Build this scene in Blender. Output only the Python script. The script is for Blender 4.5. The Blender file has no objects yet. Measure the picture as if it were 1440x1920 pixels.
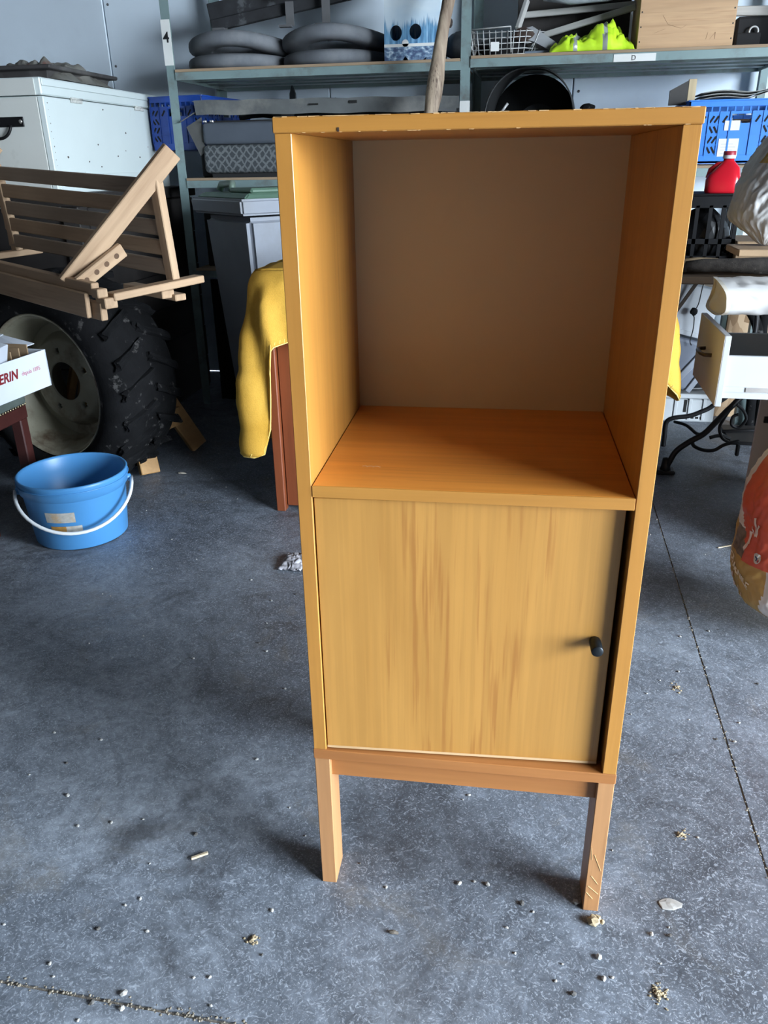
import bpy, bmesh, math, random
from mathutils import Vector, Matrix, Euler, noise
R = math.radians
S = bpy.context.scene
COL = S.collection

# ------------------------------------------------------------------ camera
cam_d = bpy.data.cameras.new('camera'); cam = bpy.data.objects.new('camera', cam_d); COL.objects.link(cam)
cam.location = (0.07895, -1.03375, 1.22329)
cam.rotation_euler = (1.154031, 0.015292, 0.186458)
cam_d.sensor_fit = 'VERTICAL'; cam_d.sensor_height = 36.0; cam_d.lens = 27.731
cam_d.clip_start = 0.02; cam_d.clip_end = 200
S.camera = cam

# ------------------------------------------------------------------ sky, daylight through the openings, exposure
W = bpy.data.worlds.new('overcast_sky'); S.world = W; W.use_nodes = True
wn = W.node_tree.nodes; wl = W.node_tree.links
bg = wn['Background']
tc = wn.new('ShaderNodeTexCoord'); sx = wn.new('ShaderNodeSeparateXYZ'); rp = wn.new('ShaderNodeValToRGB')
wl.new(tc.outputs['Generated'], sx.inputs[0]); wl.new(sx.outputs['Z'], rp.inputs[0]); wl.new(rp.outputs[0], bg.inputs[0])
rp.color_ramp.elements[0].position = 0.0; rp.color_ramp.elements[0].color = (0.76, 0.88, 1.0, 1)
rp.color_ramp.elements[1].position = 1.0; rp.color_ramp.elements[1].color = (0.82, 0.91, 1.0, 1)
SKY = 54.0
bg.inputs[1].default_value = SKY
vs = S.view_settings
vs.view_transform = 'Standard'; vs.look = 'None'; vs.gamma = 1.0; vs.use_curve_mapping = False
vs.exposure = 0.0
S.cycles.max_bounces = 8; S.cycles.diffuse_bounces = 4; S.cycles.sample_clamp_indirect = 6.0

# room box (metres): x to the right, y away from the camera, z up
XL, XR, YF, YB, ZC = -3.3, 4.2, -5.0, 3.74, 4.2
DOOR = (-3.3, 0.15, 0.0, 2.9)          # opening in the right wall: y0, y1, z0, z1
def portal(name, loc, rot, sx_, sy_):
    l = bpy.data.lights.new(name, 'AREA'); l.shape = 'RECTANGLE'; l.size = sx_; l.size_y = sy_
    l.cycles.is_portal = True
    o = bpy.data.objects.new(name, l); COL.objects.link(o); o.location = loc; o.rotation_euler = rot
    return o
portal('daylight_portal', (XR + 0.12, (DOOR[0]+DOOR[1])/2, (DOOR[2]+DOOR[3])/2), (0, R(90), 0), DOOR[3]-DOOR[2], DOOR[1]-DOOR[0])

# ------------------------------------------------------------------ node material helpers
def mat(name, rough=0.6, metal=0.0, spec=0.5):
    m = bpy.data.materials.new(name); m.use_nodes = True
    b = m.node_tree.nodes['Principled BSDF']
    b.inputs['Roughness'].default_value = rough; b.inputs['Metallic'].default_value = metal
    b.inputs['Specular IOR Level'].default_value = spec
    return m, m.node_tree.nodes, m.node_tree.links, b
def rgb(c): return (c[0], c[1], c[2], 1.0)
def s2l(r, g, b):
    f = lambda v: (v/255/12.92) if v/255 <= 0.04045 else ((v/255+0.055)/1.055)**2.4
    return (f(r), f(g), f(b))
def mapped(N, L, scale=(1,1,1), coord='Object', loc=(0,0,0), rot=(0,0,0)):
    t = N.new('ShaderNodeTexCoord'); mp = N.new('ShaderNodeMapping')
    mp.inputs['Scale'].default_value = scale; mp.inputs['Location'].default_value = loc; mp.inputs['Rotation'].default_value = rot
    L.new(t.outputs[coord], mp.inputs[0]); return mp.outputs[0]
def noise_n(N, L, vec, scale, detail=4, rough=0.55, dist=0.0):
    n = N.new('ShaderNodeTexNoise'); n.inputs['Scale'].default_value = scale; n.inputs['Detail'].default_value = detail
    n.inputs['Roughness'].default_value = rough; n.inputs['Distortion'].default_value = dist
    L.new(vec, n.inputs['Vector']); return n.outputs['Fac']
def ramp(N, L, fac, stops):
    r = N.new('ShaderNodeValToRGB'); e = r.color_ramp.elements
    while len(e) < len(stops): e.new(0.5)
    for k, (p, c) in enumerate(stops): e[k].position = p; e[k].color = rgb(c) if len(c) == 3 else c
    L.new(fac, r.inputs[0]); return r.outputs[0]
def mix(N, L, fac, a, b, mode='MIX'):
    m = N.new('ShaderNodeMix'); m.data_type = 'RGBA'; m.blend_type = mode
    for sock, v in ((m.inputs[0], fac), (m.inputs[6], a), (m.inputs[7], b)):
        if hasattr(v, 'is_linked') or hasattr(v, 'links'): L.new(v, sock)
        elif isinstance(v, (int, float)): sock.default_value = v
        else: sock.default_value = rgb(v)
    return m.outputs[2]
def bump(N, L, b, h, strength=0.2, dist=0.01):
    n = N.new('ShaderNodeBump'); n.inputs['Strength'].default_value = strength; n.inputs['Distance'].default_value = dist
    L.new(h, n.inputs['Height']); L.new(n.outputs[0], b.inputs['Normal'])
_mc = {}
def plain(name, c, rough=0.6, metal=0.0, var=0.12, scale=12, spec=0.5, bmp=0.0, dirt=None, dscale=5, dlo=0.5, dhi=0.7):
    """one colour with slight mottling, optional dirt patches and fine relief"""
    if name in _mc: return _mc[name]
    m, N, L, b = mat(name, rough, metal, spec)
    v = mapped(N, L)
    f = noise_n(N, L, v, scale, 5)
    col = ramp(N, L, f, [(0.3, tuple(x*(1-var) for x in c)), (0.7, tuple(min(1, x*(1+var)) for x in c))])
    if dirt:
        df = noise_n(N, L, v, dscale, 6, 0.65)
        dr = ramp(N, L, df, [(dlo, (0,0,0)), (dhi, (1,1,1))])
        col = mix(N, L, dr, col, dirt)
    L.new(col, b.inputs['Base Color'])
    if bmp: bump(N, L, b, noise_n(N, L, v, scale*6, 4), bmp, 0.004)
    _mc[name] = m; return m
def wood(name, c_dark, c_light, axis='Z', rough=0.45, scale=1.0, streak=0.5, c_streak=None, bmp=0.05, spec=0.5, fine=60):
    """long grain along one local axis: soft bands, fine pores and short darker dashes"""
    if name in _mc: return _mc[name]
    m, N, L, b = mat(name, rough, 0, spec)
    k = 'XYZ'.index(axis)
    def sc(a, l): 
        q = [a*scale]*3; q[k] = l*scale; return tuple(q)
    f1 = noise_n(N, L, mapped(N, L, sc(9, 0.9)), 1.0, 5, 0.6, 0.6)
    f2 = noise_n(N, L, mapped(N, L, sc(fine, 2.2), loc=(3,1,2)), 1.0, 3, 0.6)
    col = ramp(N, L, f1, [(0.30, c_dark), (0.62, c_light)])
    fr = ramp(N, L, f2, [(0.40, (0.78, 0.78, 0.78)), (0.60, (1, 1, 1))])
    col = mix(N, L, 0.42, col, fr, 'MULTIPLY')
    if streak:
        f3 = noise_n(N, L, mapped(N, L, sc(120, 5.0), loc=(7,5,1)), 1.0, 2, 0.5)
        f4 = noise_n(N, L, mapped(N, L, sc(6, 1.4), loc=(2,8,4)), 1.0, 2, 0.5)
        mu = N.new('ShaderNodeMath'); mu.operation = 'MULTIPLY'; L.new(f3, mu.inputs[0]); L.new(f4, mu.inputs[1])
        sr = ramp(N, L, mu.outputs[0], [(0.33, (0,0,0)), (0.42, (streak, streak, streak))])
        col = mix(N, L, sr, col, c_streak or tuple(x*0.5 for x in c_dark))
    L.new(col, b.inputs['Base Color'])
    if bmp: bump(N, L, b, f2, bmp, 0.002)
    _mc[name] = m; return m

# ------------------------------------------------------------------ mesh helpers
def frame(d, up=Vector((0,0,1))):
    d = Vector(d).normalized()
    if abs(d.dot(up)) > 0.99: up = Vector((0,1,0))
    x = up.cross(d).normalized(); y = d.cross(x).normalized()
    return Matrix((x, y, d)).transposed().to_4x4()
def join_bm(bm, t, mtx=None, mi=0):
    if mtx is not None: bmesh.ops.transform(t, matrix=mtx, verts=t.verts)
    for f in t.faces: f.material_index = mi
    me = bpy.data.meshes.new('tmp'); t.to_mesh(me); t.free(); bm.from_mesh(me); bpy.data.meshes.remove(me)
def box(bm, x0, x1, y0, y1, z0, z1, bev=0.0, mtx=None, seg=1, mi=0):
    t = bmesh.new(); bmesh.ops.create_cube(t, size=1)
    bmesh.ops.scale(t, vec=(x1-x0, y1-y0, z1-z0), verts=t.verts)
    if bev > 0: bmesh.ops.bevel(t, geom=list(t.edges), offset=bev, segments=seg, profile=0.5, affect='EDGES')
    bmesh.ops.translate(t, vec=((x0+x1)/2, (y0+y1)/2, (z0+z1)/2), verts=t.verts)
    join_bm(bm, t, mtx, mi)
def bar(bm, a, b, w, h, bev=0.002, up=(0,0,1), mi=0):
    """a straight rectangular bar from a to b, w across, h along 'up'"""
    a, b = Vector(a), Vector(b); d = b - a
    box(bm, -w/2, w/2, -h/2, h/2, 0, d.length, bev, Matrix.Translation(a) @ frame(d, Vector(up)), mi=mi)
def tube(bm, pts, r, seg=10, closed=False, cap=True, mi=0):
    pts = [Vector(p) for p in pts]; n = len(pts)
    rr = r if isinstance(r, (list, tuple)) else [r]*n
    rings = []; prev = None
    for i, p in enumerate(pts):
        if closed: d = pts[(i+1) % n] - pts[i-1]
        else: d = pts[min(i+1, n-1)] - pts[max(i-1, 0)]
        d.normalize()
        if prev is None:
            u = Vector((0,0,1)) if abs(d.z) < 0.9 else Vector((1,0,0))
            x = u.cross(d).normalized()
        else:
            x = (prev - d*prev.dot(d)).normalized()
        prev = x; y = d.cross(x)
        rings.append([bm.verts.new(p + (x*math.cos(2*math.pi*k/seg) + y*math.sin(2*math.pi*k/seg))*rr[i]) for k in range(seg)])
    m = n if closed else n-1
    for i in range(m):
        A, B = rings[i], rings[(i+1) % n]
        for k in range(seg):
            f = bm.faces.new((A[k], A[(k+1) % seg], B[(k+1) % seg], B[k])); f.material_index = mi; f.smooth = True
    if cap and not closed:
        for ring, rev in ((rings[0], True), (rings[-1], False)):
            f = bm.faces.new(list(reversed(ring)) if rev else ring); f.material_index = mi
def lathe(bm, prof, seg=32, mtx=None, mi=0, smooth=True, closed=False, sx=1.0, sy=1.0):
    t = bmesh.new(); rings = []
    for (r, z) in prof:
        if r < 1e-6: rings.append([t.verts.new((0,0,z))])
        else: rings.append([t.verts.new((r*sx*math.cos(2*math.pi*k/seg), r*sy*math.sin(2*math.pi*k/seg), z)) for k in range(seg)])
    pairs = list(zip(rings[:-1], rings[1:])) + ([(rings[-1], rings[0])] if closed else [])
    for A, B in pairs:
        for k in range(seg):
            k2 = (k+1) % seg
            if len(A) == 1 and len(B) == 1: continue
            if len(A) == 1: f = t.faces.new((A[0], B[k2], B[k]))
            elif len(B) == 1: f = t.faces.new((A[k], A[k2], B[0]))
            else: f = t.faces.new((A[k], A[k2], B[k2], B[k]))
            f.smooth = smooth
    bmesh.ops.recalc_face_normals(t, faces=t.faces)
    sm = [f.smooth for f in t.faces]
    join_bm(bm, t, mtx, mi)
def prism(bm, poly, z0, z1, mtx=None, mi=0, bev=0.0):
    t = bmesh.new()
    a = [t.verts.new((x, y, z0)) for x, y in poly]; b = [t.verts.new((x, y, z1)) for x, y in poly]
    t.faces.new(list(reversed(a))); t.faces.new(b); n = len(poly)
    for k in range(n): t.faces.new((a[k], a[(k+1) % n], b[(k+1) % n], b[k]))
    bmesh.ops.recalc_face_normals(t, faces=t.faces)
    if bev: bmesh.ops.bevel(t, geom=list(t.edges), offset=bev, segments=1, affect='EDGES')
    join_bm(bm, t, mtx, mi)
def sheet(bm, fn, nu, nv, mi=None, closeu=False):
    g = [[bm.verts.new(fn(i/nu, j/nv)) for j in range(nv+1)] for i in range(nu if closeu else nu+1)]
    for i in range(nu):
        for j in range(nv):
            A = g[i]; B = g[(i+1) % len(g)]
            f = bm.faces.new((A[j], B[j], B[j+1], A[j+1])); f.smooth = True
            if mi: f.material_index = mi((i+0.5)/nu, (j+0.5)/nv)
def blob(bm, r, loc, sc=(1,1,1), rough=0.25, seed=0, sub=2, freq=1.5, mi=0, smooth=False):
    t = bmesh.new(); bmesh.ops.create_icosphere(t, subdivisions=sub, radius=1.0)
    for v in t.verts:
        n = noise.noise(v.co*freq + Vector((seed*3.1, seed*1.7, seed)))
        v.co *= (1 + rough*n); v.co = Vector((v.co.x*sc[0]*r, v.co.y*sc[1]*r, v.co.z*sc[2]*r))
    for f in t.faces: f.smooth = smooth
    join_bm(bm, t, Matrix.Translation(loc), mi)
def obj(name, bm, m, parent=None, loc=None, kind=None, smooth_angle=None):
    me = bpy.data.meshes.new(name); bm.to_mesh(me); bm.free()
    for x in (m if isinstance(m, (list, tuple)) else [m]): me.materials.append(x)
    o = bpy.data.objects.new(name, me); COL.objects.link(o)
    if parent is not None: o.parent = parent
    if loc is not None: o.location = loc
    if kind: o['kind'] = kind
    return o
def tag(o, label, cat, group=None):
    o['label'] = label; o['category'] = cat
    if group: o['group'] = group
    return o
def thing(name, label, cat, loc=(0,0,0), rotz=0.0, group=None):
    o = bpy.data.objects.new(name, None); COL.objects.link(o); o.empty_display_size = 0.05
    o.location = loc; o.rotation_euler = (0, 0, rotz)
    return tag(o, label, cat, group)
def P(name, fn, m, parent, kind=None):
    bm = bmesh.new(); fn(bm); return obj(name, bm, m, parent, kind=kind)
def bx(name, m, parent, *a, bev=0.0, mtx=None, kind=None):
    return P(name, lambda bm: box(bm, *a, bev=bev, mtx=mtx), m, parent, kind)
def subsurf(o, lv=1):
    s = o.modifiers.new('subsurf', 'SUBSURF'); s.levels = lv; s.render_levels = lv
def solid(o, t, off=0.0):
    s = o.modifiers.new('solid', 'SOLIDIFY'); s.thickness = t; s.offset = off
def text_mesh(body, size, shear=0.0, bold=0.0, align='LEFT', depth=0.0):
    cu = bpy.data.curves.new('lettering', 'FONT'); cu.body = body; cu.size = size; cu.shear = shear; cu.offset = bold
    cu.align_x = align; cu.extrude = depth; cu.resolution_u = 3
    o = bpy.data.objects.new('lettering', cu); COL.objects.link(o)
    bpy.context.view_layer.update()
    dg = bpy.context.evaluated_depsgraph_get()
    me = bpy.data.meshes.new_from_object(o.evaluated_get(dg))
    bpy.data.objects.remove(o); bpy.data.curves.remove(cu); return me
def lettering(body, size, m, parent, mtx, shear=0.0, bold=0.0, align='LEFT', depth=0.0006, fn=None, name='lettering'):
    me = text_mesh(body, size, shear, bold, align, depth)
    if fn:
        for v in me.vertices: v.co = fn(v.co)
    else: me.transform(mtx)
    me.name = name; me.materials.clear(); me.materials.append(m)
    o = bpy.data.objects.new(name, me); COL.objects.link(o); o.parent = parent; return o
rnd = random.Random(7)

# ------------------------------------------------------------------ setting
def struct(name, bm, m): return obj(name, bm, m, kind='structure')
def mat_concrete():
    m, N, L, b = mat('worn_concrete', 0.5, 0, 0.5)
    v = mapped(N, L)
    a = noise_n(N, L, v, 1.0, 5, 0.6, 0.8)
    col = ramp(N, L, a, [(0.30, s2l(66,69,75)), (0.50, s2l(108,114,122)), (0.70, s2l(146,152,159))])
    # trowel swirls at two sizes
    f2 = noise_n(N, L, v, 7, 7, 0.68, 2.2)
    col = mix(N, L, 0.75, col, ramp(N, L, f2, [(0.30, (0.45,0.46,0.48)), (0.50, (0.92,0.94,0.97)), (0.68, (1.35,1.38,1.42))]), 'MULTIPLY')
    f6 = noise_n(N, L, mapped(N, L, loc=(1.7, 3.1, 0)), 26, 6, 0.7, 2.6)
    col = mix(N, L, 0.65, col, ramp(N, L, f6, [(0.32, (0.55,0.56,0.58)), (0.50, (0.95,0.96,0.98)), (0.66, (1.4,1.42,1.45))]), 'MULTIPLY')
    # pale scratches and speckles
    f3 = noise_n(N, L, v, 75, 3, 0.7, 3.0)
    col = mix(N, L, ramp(N, L, f3, [(0.53, (0,0,0)), (0.66, (0.65,0.65,0.65))]), col, s2l(182,190,202))
    f5 = noise_n(N, L, v, 230, 2, 0.6)
    col = mix(N, L, ramp(N, L, f5, [(0.64, (0,0,0)), (0.72, (0.7,0.7,0.7))]), col, s2l(205,211,218))
    # brownish dust patches and dark old stains
    f4 = noise_n(N, L, mapped(N, L, loc=(4.2, 1.3, 0)), 2.6, 6, 0.7, 0.8)
    col = mix(N, L, ramp(N, L, f4, [(0.58, (0,0,0)), (0.74, (0.55,0.55,0.55))]), col, s2l(122,114,100))
    f7 = noise_n(N, L, mapped(N, L, loc=(8.3, 2.2, 0)), 1.9, 6, 0.66, 1.2)
    col = mix(N, L, ramp(N, L, f7, [(0.56, (0,0,0)), (0.70, (0.7,0.7,0.7))]), col, s2l(52,52,55))
    L.new(col, b.inputs['Base Color'])
    L.new(ramp(N, L, f2, [(0.3, (0.42,)*3), (0.7, (0.62,)*3)]), b.inputs['Roughness'])
    bump(N, L, b, f6, 0.15, 0.004)
    return m
CONC = mat_concrete()
JOINT = plain('joint_dirt', s2l(128,120,110), 0.9, var=0.45, scale=70, bmp=0.5)
PANEL = plain('painted_metal_panel', (0.76, 0.86, 0.95), 0.45, 0.0, 0.04, 2.0, dirt=(0.66,0.74,0.82), dscale=1.6, dlo=0.55, dhi=0.85)
DIMWALL = plain('dull_block_wall', (0.06, 0.06, 0.062), 0.9, var=0.15, scale=3)
ROOF = plain('dull_roof_sheet', (0.05, 0.05, 0.052), 0.8, var=0.1, scale=3)
JX, JY = 0.565, -0.294
bm = bmesh.new(); box(bm, XL, XR, YF, YB, -0.12, -0.0035); fl = struct('floor', bm, JOINT)
for (x0, x1) in ((XL, JX-0.0022), (JX+0.0022, XR)):
    for (y0, y1) in ((YF, JY-0.003), (JY+0.003, YB)):
        bx('floor_slab', CONC, fl, x0, x1, y0, y1, -0.06, 0.0)
# crumbs of dirt in the joints
def crumbs(bm):
    for k in range(620):
        if k < 420: x = rnd.uniform(-1.0, 0.2); y = JY + rnd.gauss(0, 0.0045)
        else: y = rnd.uniform(-0.2, 1.8); x = JX + rnd.gauss(0, 0.0025)
        blob(bm, rnd.uniform(0.0007, 0.0021), (x, y, 0.0), (1.3, 1.3, 0.7), 0.4, k, 1)
P('joint_crumbs', crumbs, plain('pale_crumbs', s2l(132,124,110), 0.9, var=0.5, scale=200), fl, kind='stuff')
# back wall: sandwich panels with narrow seams over a dark grey base
bm = bmesh.new(); box(bm, XL-0.2, XR+0.2, YB+0.02, YB+0.2, -0.1, ZC); wb = struct('wall_back', bm, plain('dark_seam', (0.16,0.18,0.21), 0.7))
SE = [XL, -2.40, -1.12, 0.19, 1.45, 2.75, XR]
for a, c in zip(SE[:-1], SE[1:]):
    bx('wall_panel', PANEL, wb, a+0.003, c-0.003, YB, YB+0.03, 0.0, ZC, bev=0.004)
def screws(bm):
    for x in SE[1:-1]:
        for z in (1.55, 1.75, 2.05): lathe(bm, [(0,0.004),(0.006,0.003),(0.007,0)], 8, Matrix.Translation((x+0.03, YB, z)) @ Matrix.Rotation(R(90), 4, 'X'))
P('panel_screws', screws, plain('dark_screw', (0.08,0.08,0.09), 0.5), wb)
bm = bmesh.new(); box(bm, XL-0.2, XL, YF, YB+0.02, -0.1, ZC); struct('wall_left', bm, DIMWALL)
bm = bmesh.new()
for a in ((YF, DOOR[0], 0, ZC), (DOOR[1], YB+0.02, 0, ZC), (DOOR[0], DOOR[1], DOOR[3], ZC)): box(bm, XR, XR+0.2, a[0], a[1], a[2], a[3])
struct('wall_right', bm, DIMWALL)
bm = bmesh.new()
box(bm, XL-0.2, XR+0.2, YF-0.2, YF, -0.1, ZC)
struct('wall_front', bm, DIMWALL)
bm = bmesh.new(); box(bm, XL-0.2, XR+0.2, YF-0.2, YB+0.2, ZC, ZC+0.15); struct('ceiling', bm, ROOF)
bm = bmesh.new()
for y in (DOOR[0], DOOR[1]): box(bm, XR-0.03, XR+0.23, y-0.04, y+0.04, 0, DOOR[3])
box(bm, XR-0.03, XR+0.23, DOOR[0], DOOR[1], DOOR[3]-0.04, DOOR[3]+0.04); struct('trim_1', bm, plain('door_frame_metal', (0.3,0.32,0.34), 0.5))
bm = bmesh.new()
box(bm, XR+0.2, 30, -30, 30, -0.2, -0.03)
struct('yard_ground', bm, plain('gravel_yard', (0.34,0.33,0.31), 0.95, var=0.3, scale=20))

# ------------------------------------------------------------------ the wooden cabinet
V_D, V_L = (0.36, 0.155, 0.029), (0.45, 0.205, 0.041)
VEN_Z = wood('beech_veneer_upright', V_D, V_L, 'Z', 0.38, 1.0, 0.55, (0.24,0.085,0.016))
VEN_X = wood('beech_veneer_across', V_D, V_L, 'X', 0.38, 1.0, 0.35, (0.24,0.085,0.016))
DOORV = wood('pale_door_veneer', (0.375,0.178,0.038), (0.455,0.225,0.052), 'Z', 0.42, 1.0, 0.7, (0.29,0.115,0.024), fine=110)
SHELFV = wood('orange_shelf_veneer', (0.62,0.225,0.036), (0.74,0.295,0.052), 'X', 0.32, 1.0, 0.25)
LEGV = wood('leg_veneer', (0.32,0.145,0.055), (0.43,0.215,0.09), 'Z', 0.42, 1.0, 0.3)
APRV = wood('apron_veneer', (0.31,0.118,0.034), (0.39,0.158,0.046), 'X', 0.42, 1.0, 0.3)
PALE = plain('pale_worn_wood', (0.58,0.36,0.16), 0.7, var=0.2, scale=80)
BACKB = plain('cream_laminate', (0.56,0.45,0.27), 0.5, var=0.03, scale=3)
H, TT, ZS, TS, ZB, TB, DP, TI, LW = 1.276, 0.018, 0.796, 0.0177, 0.312, 0.020, 0.417, 0.0213, 0.0267
cab = thing('cabinet', 'tall orange-brown wooden cabinet with open top compartment and one door on legs', 'cabinet', (0,0,0), R(2.5))
bx('top_board', VEN_X, cab, -0.2515, 0.2515, -0.002, DP+0.012, H-TT, H, bev=0.0012)
for s in (-1, 1):
    x0, x1 = sorted((s*0.25, s*(0.25-TI)))
    sp = bx('side_panel', VEN_Z, cab, x0, x1, 0, DP+0.010, ZB, H-TT, bev=0.0008)
bx('back_panel', BACKB, cab, -0.25+TI, 0.25-TI, DP, DP+0.008, ZB, H-TT)
sh = bx('shelf', SHELFV, cab, -0.25+TI+0.0012, 0.25-TI-0.0012, 0.0015, DP, ZS-TS, ZS, bev=0.0008)
bx('edge_strip', VEN_X, sh, -0.25+TI+0.0012, 0.25-TI-0.0012, -0.0008, 0.0016, ZS-TS, ZS, bev=0.0004)
bx('bottom_board', APRV, cab, -0.2512, 0.2512, -0.001, DP+0.010, ZB-TB, ZB, bev=0.0012)
bx('apron', APRV, cab, -0.25+LW, 0.25-LW, 0.012, 0.030, ZB-TB-0.043, ZB-TB)
for s in (-1, 1):
    for (y0, y1) in ((0.0, 0.062), (DP-0.055, DP+0.006)):
        x0, x1 = sorted((s*0.25, s*(0.25-LW)))
        lg = bx('leg', LEGV, cab, x0, x1, y0, y1, 0.0, ZB-TB, bev=0.0012)
        if s > 0 and y0 == 0:
            def scr(bm):
                for (xa, za, xb, zb) in ((0.246,0.098,0.232,0.135),(0.228,0.060,0.246,0.043),(0.231,0.085,0.244,0.066),(0.226,0.045,0.238,0.030),(0.229,0.122,0.226,0.150)):
                    bar(bm, (xa,-0.0002,za), (xb,-0.0002,zb), 0.0012, 0.0006, 0)
            P('scratch', scr, PALE, lg)
# door, hinged on the left and pushed a little too far in at the right
D0 = Matrix.Translation((-0.25+TI+0.002, 0.004, 0)) @ Matrix.Rotation(R(1.9), 4, 'Z')
dw = 0.5-2*TI-0.010
door = bx('door', DOORV, cab, 0, dw, 0, 0.018, ZB+0.003, ZS-TS-0.003, bev=0.0008, mtx=D0)
def knobf(bm):
    lathe(bm, [(0,0.031),(0.0078,0.031),(0.0090,0.0298),(0.0090,0.003),(0.0082,0.0)], 24, D0 @ Matrix.Translation((dw-0.024, 0, 0.552)) @ Matrix.Rotation(R(90), 4, 'X'))
P('knob', knobf, plain('gunmetal_knob', (0.02,0.024,0.028), 0.35, 0.7), door)
P('worn_edge', lambda bm: box(bm, 0.0, dw, -0.0003, 0.0, ZB+0.003, ZB+0.0075, mtx=D0), wood('worn_door_edge', (0.45,0.26,0.11), (0.6,0.42,0.24), 'X', 0.6), door)
def dents(bm):
    for (x, z) in ((-0.170, 1.2585),): box(bm, x-0.0012, x+0.0012, -0.0028, -0.0015, z, z+0.0045)
P('dent', dents, plain('dark_dent', (0.03,0.015,0.008), 0.8), cab)
def scuff(bm):
    for k in range(9): box(bm, -0.168+0.0032*k, -0.1655+0.0032*k, 0.088+0.002*math.sin(k*2.2), 0.0895+0.002*math.sin(k*2.2), ZS, ZS+0.0002)
P('scuff', scuff, plain('pale_scuff', (0.62,0.42,0.24), 0.7), sh)
# chips along the front edges
def chips(bm):
    for k in range(60):
        x = rnd.uniform(-0.25, 0.25); w = rnd.uniform(0.003, 0.012)
        box(bm, x, min(x+w, 0.2515), -0.00225, -0.0015, H-rnd.uniform(0.0004, 0.0010), H+0.0002)
    for k in range(14):
        x = rnd.uniform(-0.22, 0.25); w = rnd.uniform(0.002, 0.007)
        box(bm, x, min(x+w, 0.25), -0.00225, -0.0016, H-TT-0.0002, H-TT+0.0005)
P('worn_chip', chips, PALE, cab, kind='stuff')

# ------------------------------------------------------------------ red-brown sideboard behind the cabinet, yellow cloth over it
RB = wood('reddish_brown_wood', (0.15,0.036,0.012), (0.21,0.054,0.018), 'Z', 0.45, 1.0, 0.2)
SX0, SX1, SY0, SY1, SZ = -0.862, 0.440, 1.625, 2.06, 0.885
sb = thing('sideboard', 'red-brown wooden sideboard half hidden behind the cabinet', 'sideboard', (0,0,0))
bx('top', RB, sb, SX0-0.01, SX1+0.01, SY0-0.01, SY1, SZ-0.025, SZ, bev=0.003)
for x in (SX0, SX1-0.035):
    for y in (SY0, SY1-0.04):
        bx('post', RB, sb, x, x+0.035, y, y+0.04, 0, SZ-0.025, bev=0.003)
for x in (SX0+0.010, SX1-0.022): bx('side_panel', RB, sb, x, x+0.012, SY0+0.04, SY1-0.04, 0.03, SZ-0.025)
bx('back', RB, sb, SX0+0.035, SX1-0.035, SY1-0.02, SY1-0.008, 0.03, SZ-0.025)
n = 3; wd = (SX1-SX0-0.07)/n
for k in range(n):
    x0 = SX0+0.035+k*wd
    bx('door', RB, sb, x0+0.003, x0+wd-0.003, SY0+0.022, SY0+0.040, 0.018, SZ-0.03, bev=0.002)

def cloth_mat(name, c, c2):
    m, N, L, b = mat(name, 0.95, 0, 0.1)
    v = mapped(N, L)
    f = noise_n(N, L, v, 7, 5, 0.6); f2 = noise_n(N, L, v, 260, 3, 0.6)
    L.new(mix(N, L, 0.5, ramp(N, L, f, [(0.3, c2), (0.7, c)]), ramp(N, L, f2, [(0.3, (0.75,)*3), (0.7, (1.1,)*3)]), 'MULTIPLY'), b.inputs['Base Color'])
    bump(N, L, b, f2, 0.35, 0.003)
    return m
YEL = cloth_mat('yellow_fleece', (0.52,0.30,0.052), (0.42,0.225,0.030))
STI = plain('pale_yellow_thread', (0.85,0.62,0.18), 0.9)
def smooth(a, b, x):
    t = max(0, min(1, (x-a)/(b-a))); return t*t*(3-2*t)
# path round the table edge: back of the left end -> left corner -> front -> right corner -> right end
cx0, cx1, cy = SX0-0.018, SX1+0.018, SY0-0.020
segs = [((cx0, 1.98), (cx0, cy)), ((cx0, cy), (cx1, cy)), ((cx1, cy), (cx1, 1.98))]
lens = [math.dist(*s) for s in segs]; TL = sum(lens)
def edge(s):
    d = s*TL
    for k, (a, b) in enumerate(segs):
        if d <= lens[k] or k == 2:
            t = d/lens[k]; return Vector((a[0]+(b[0]-a[0])*t, a[1]+(b[1]-a[1])*t)), k, d
        d -= lens[k]
sL, sR = lens[0]/TL, (lens[0]+lens[1])/TL
def outward(s):
    # normal of the path, rounded near the corners
    w = 0.022
    n = Vector((-1, 0))*(1-smooth(sL-w, sL+w, s)) + Vector((0, -1))*(smooth(sL-w, sL+w, s)*(1-smooth(sR-w, sR+w, s))) + Vector((1, 0))*smooth(sR-w, sR+w, s)
    return n.normalized()
def drop(s):
    front = 0.235 + 0.012*math.sin(s*40)
    left = 0.64 - 0.05*max(0, (sL-0.03-s))/sL
    right = 0.40 - 0.06*max(0, s-sR)/(1-sR)
    a = smooth(sL+0.009, sL+0.033, s)**0.8; b = smooth(sR-0.02, sR+0.01, s)
    return left*(1-a) + front*a*(1-b) + right*b
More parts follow.
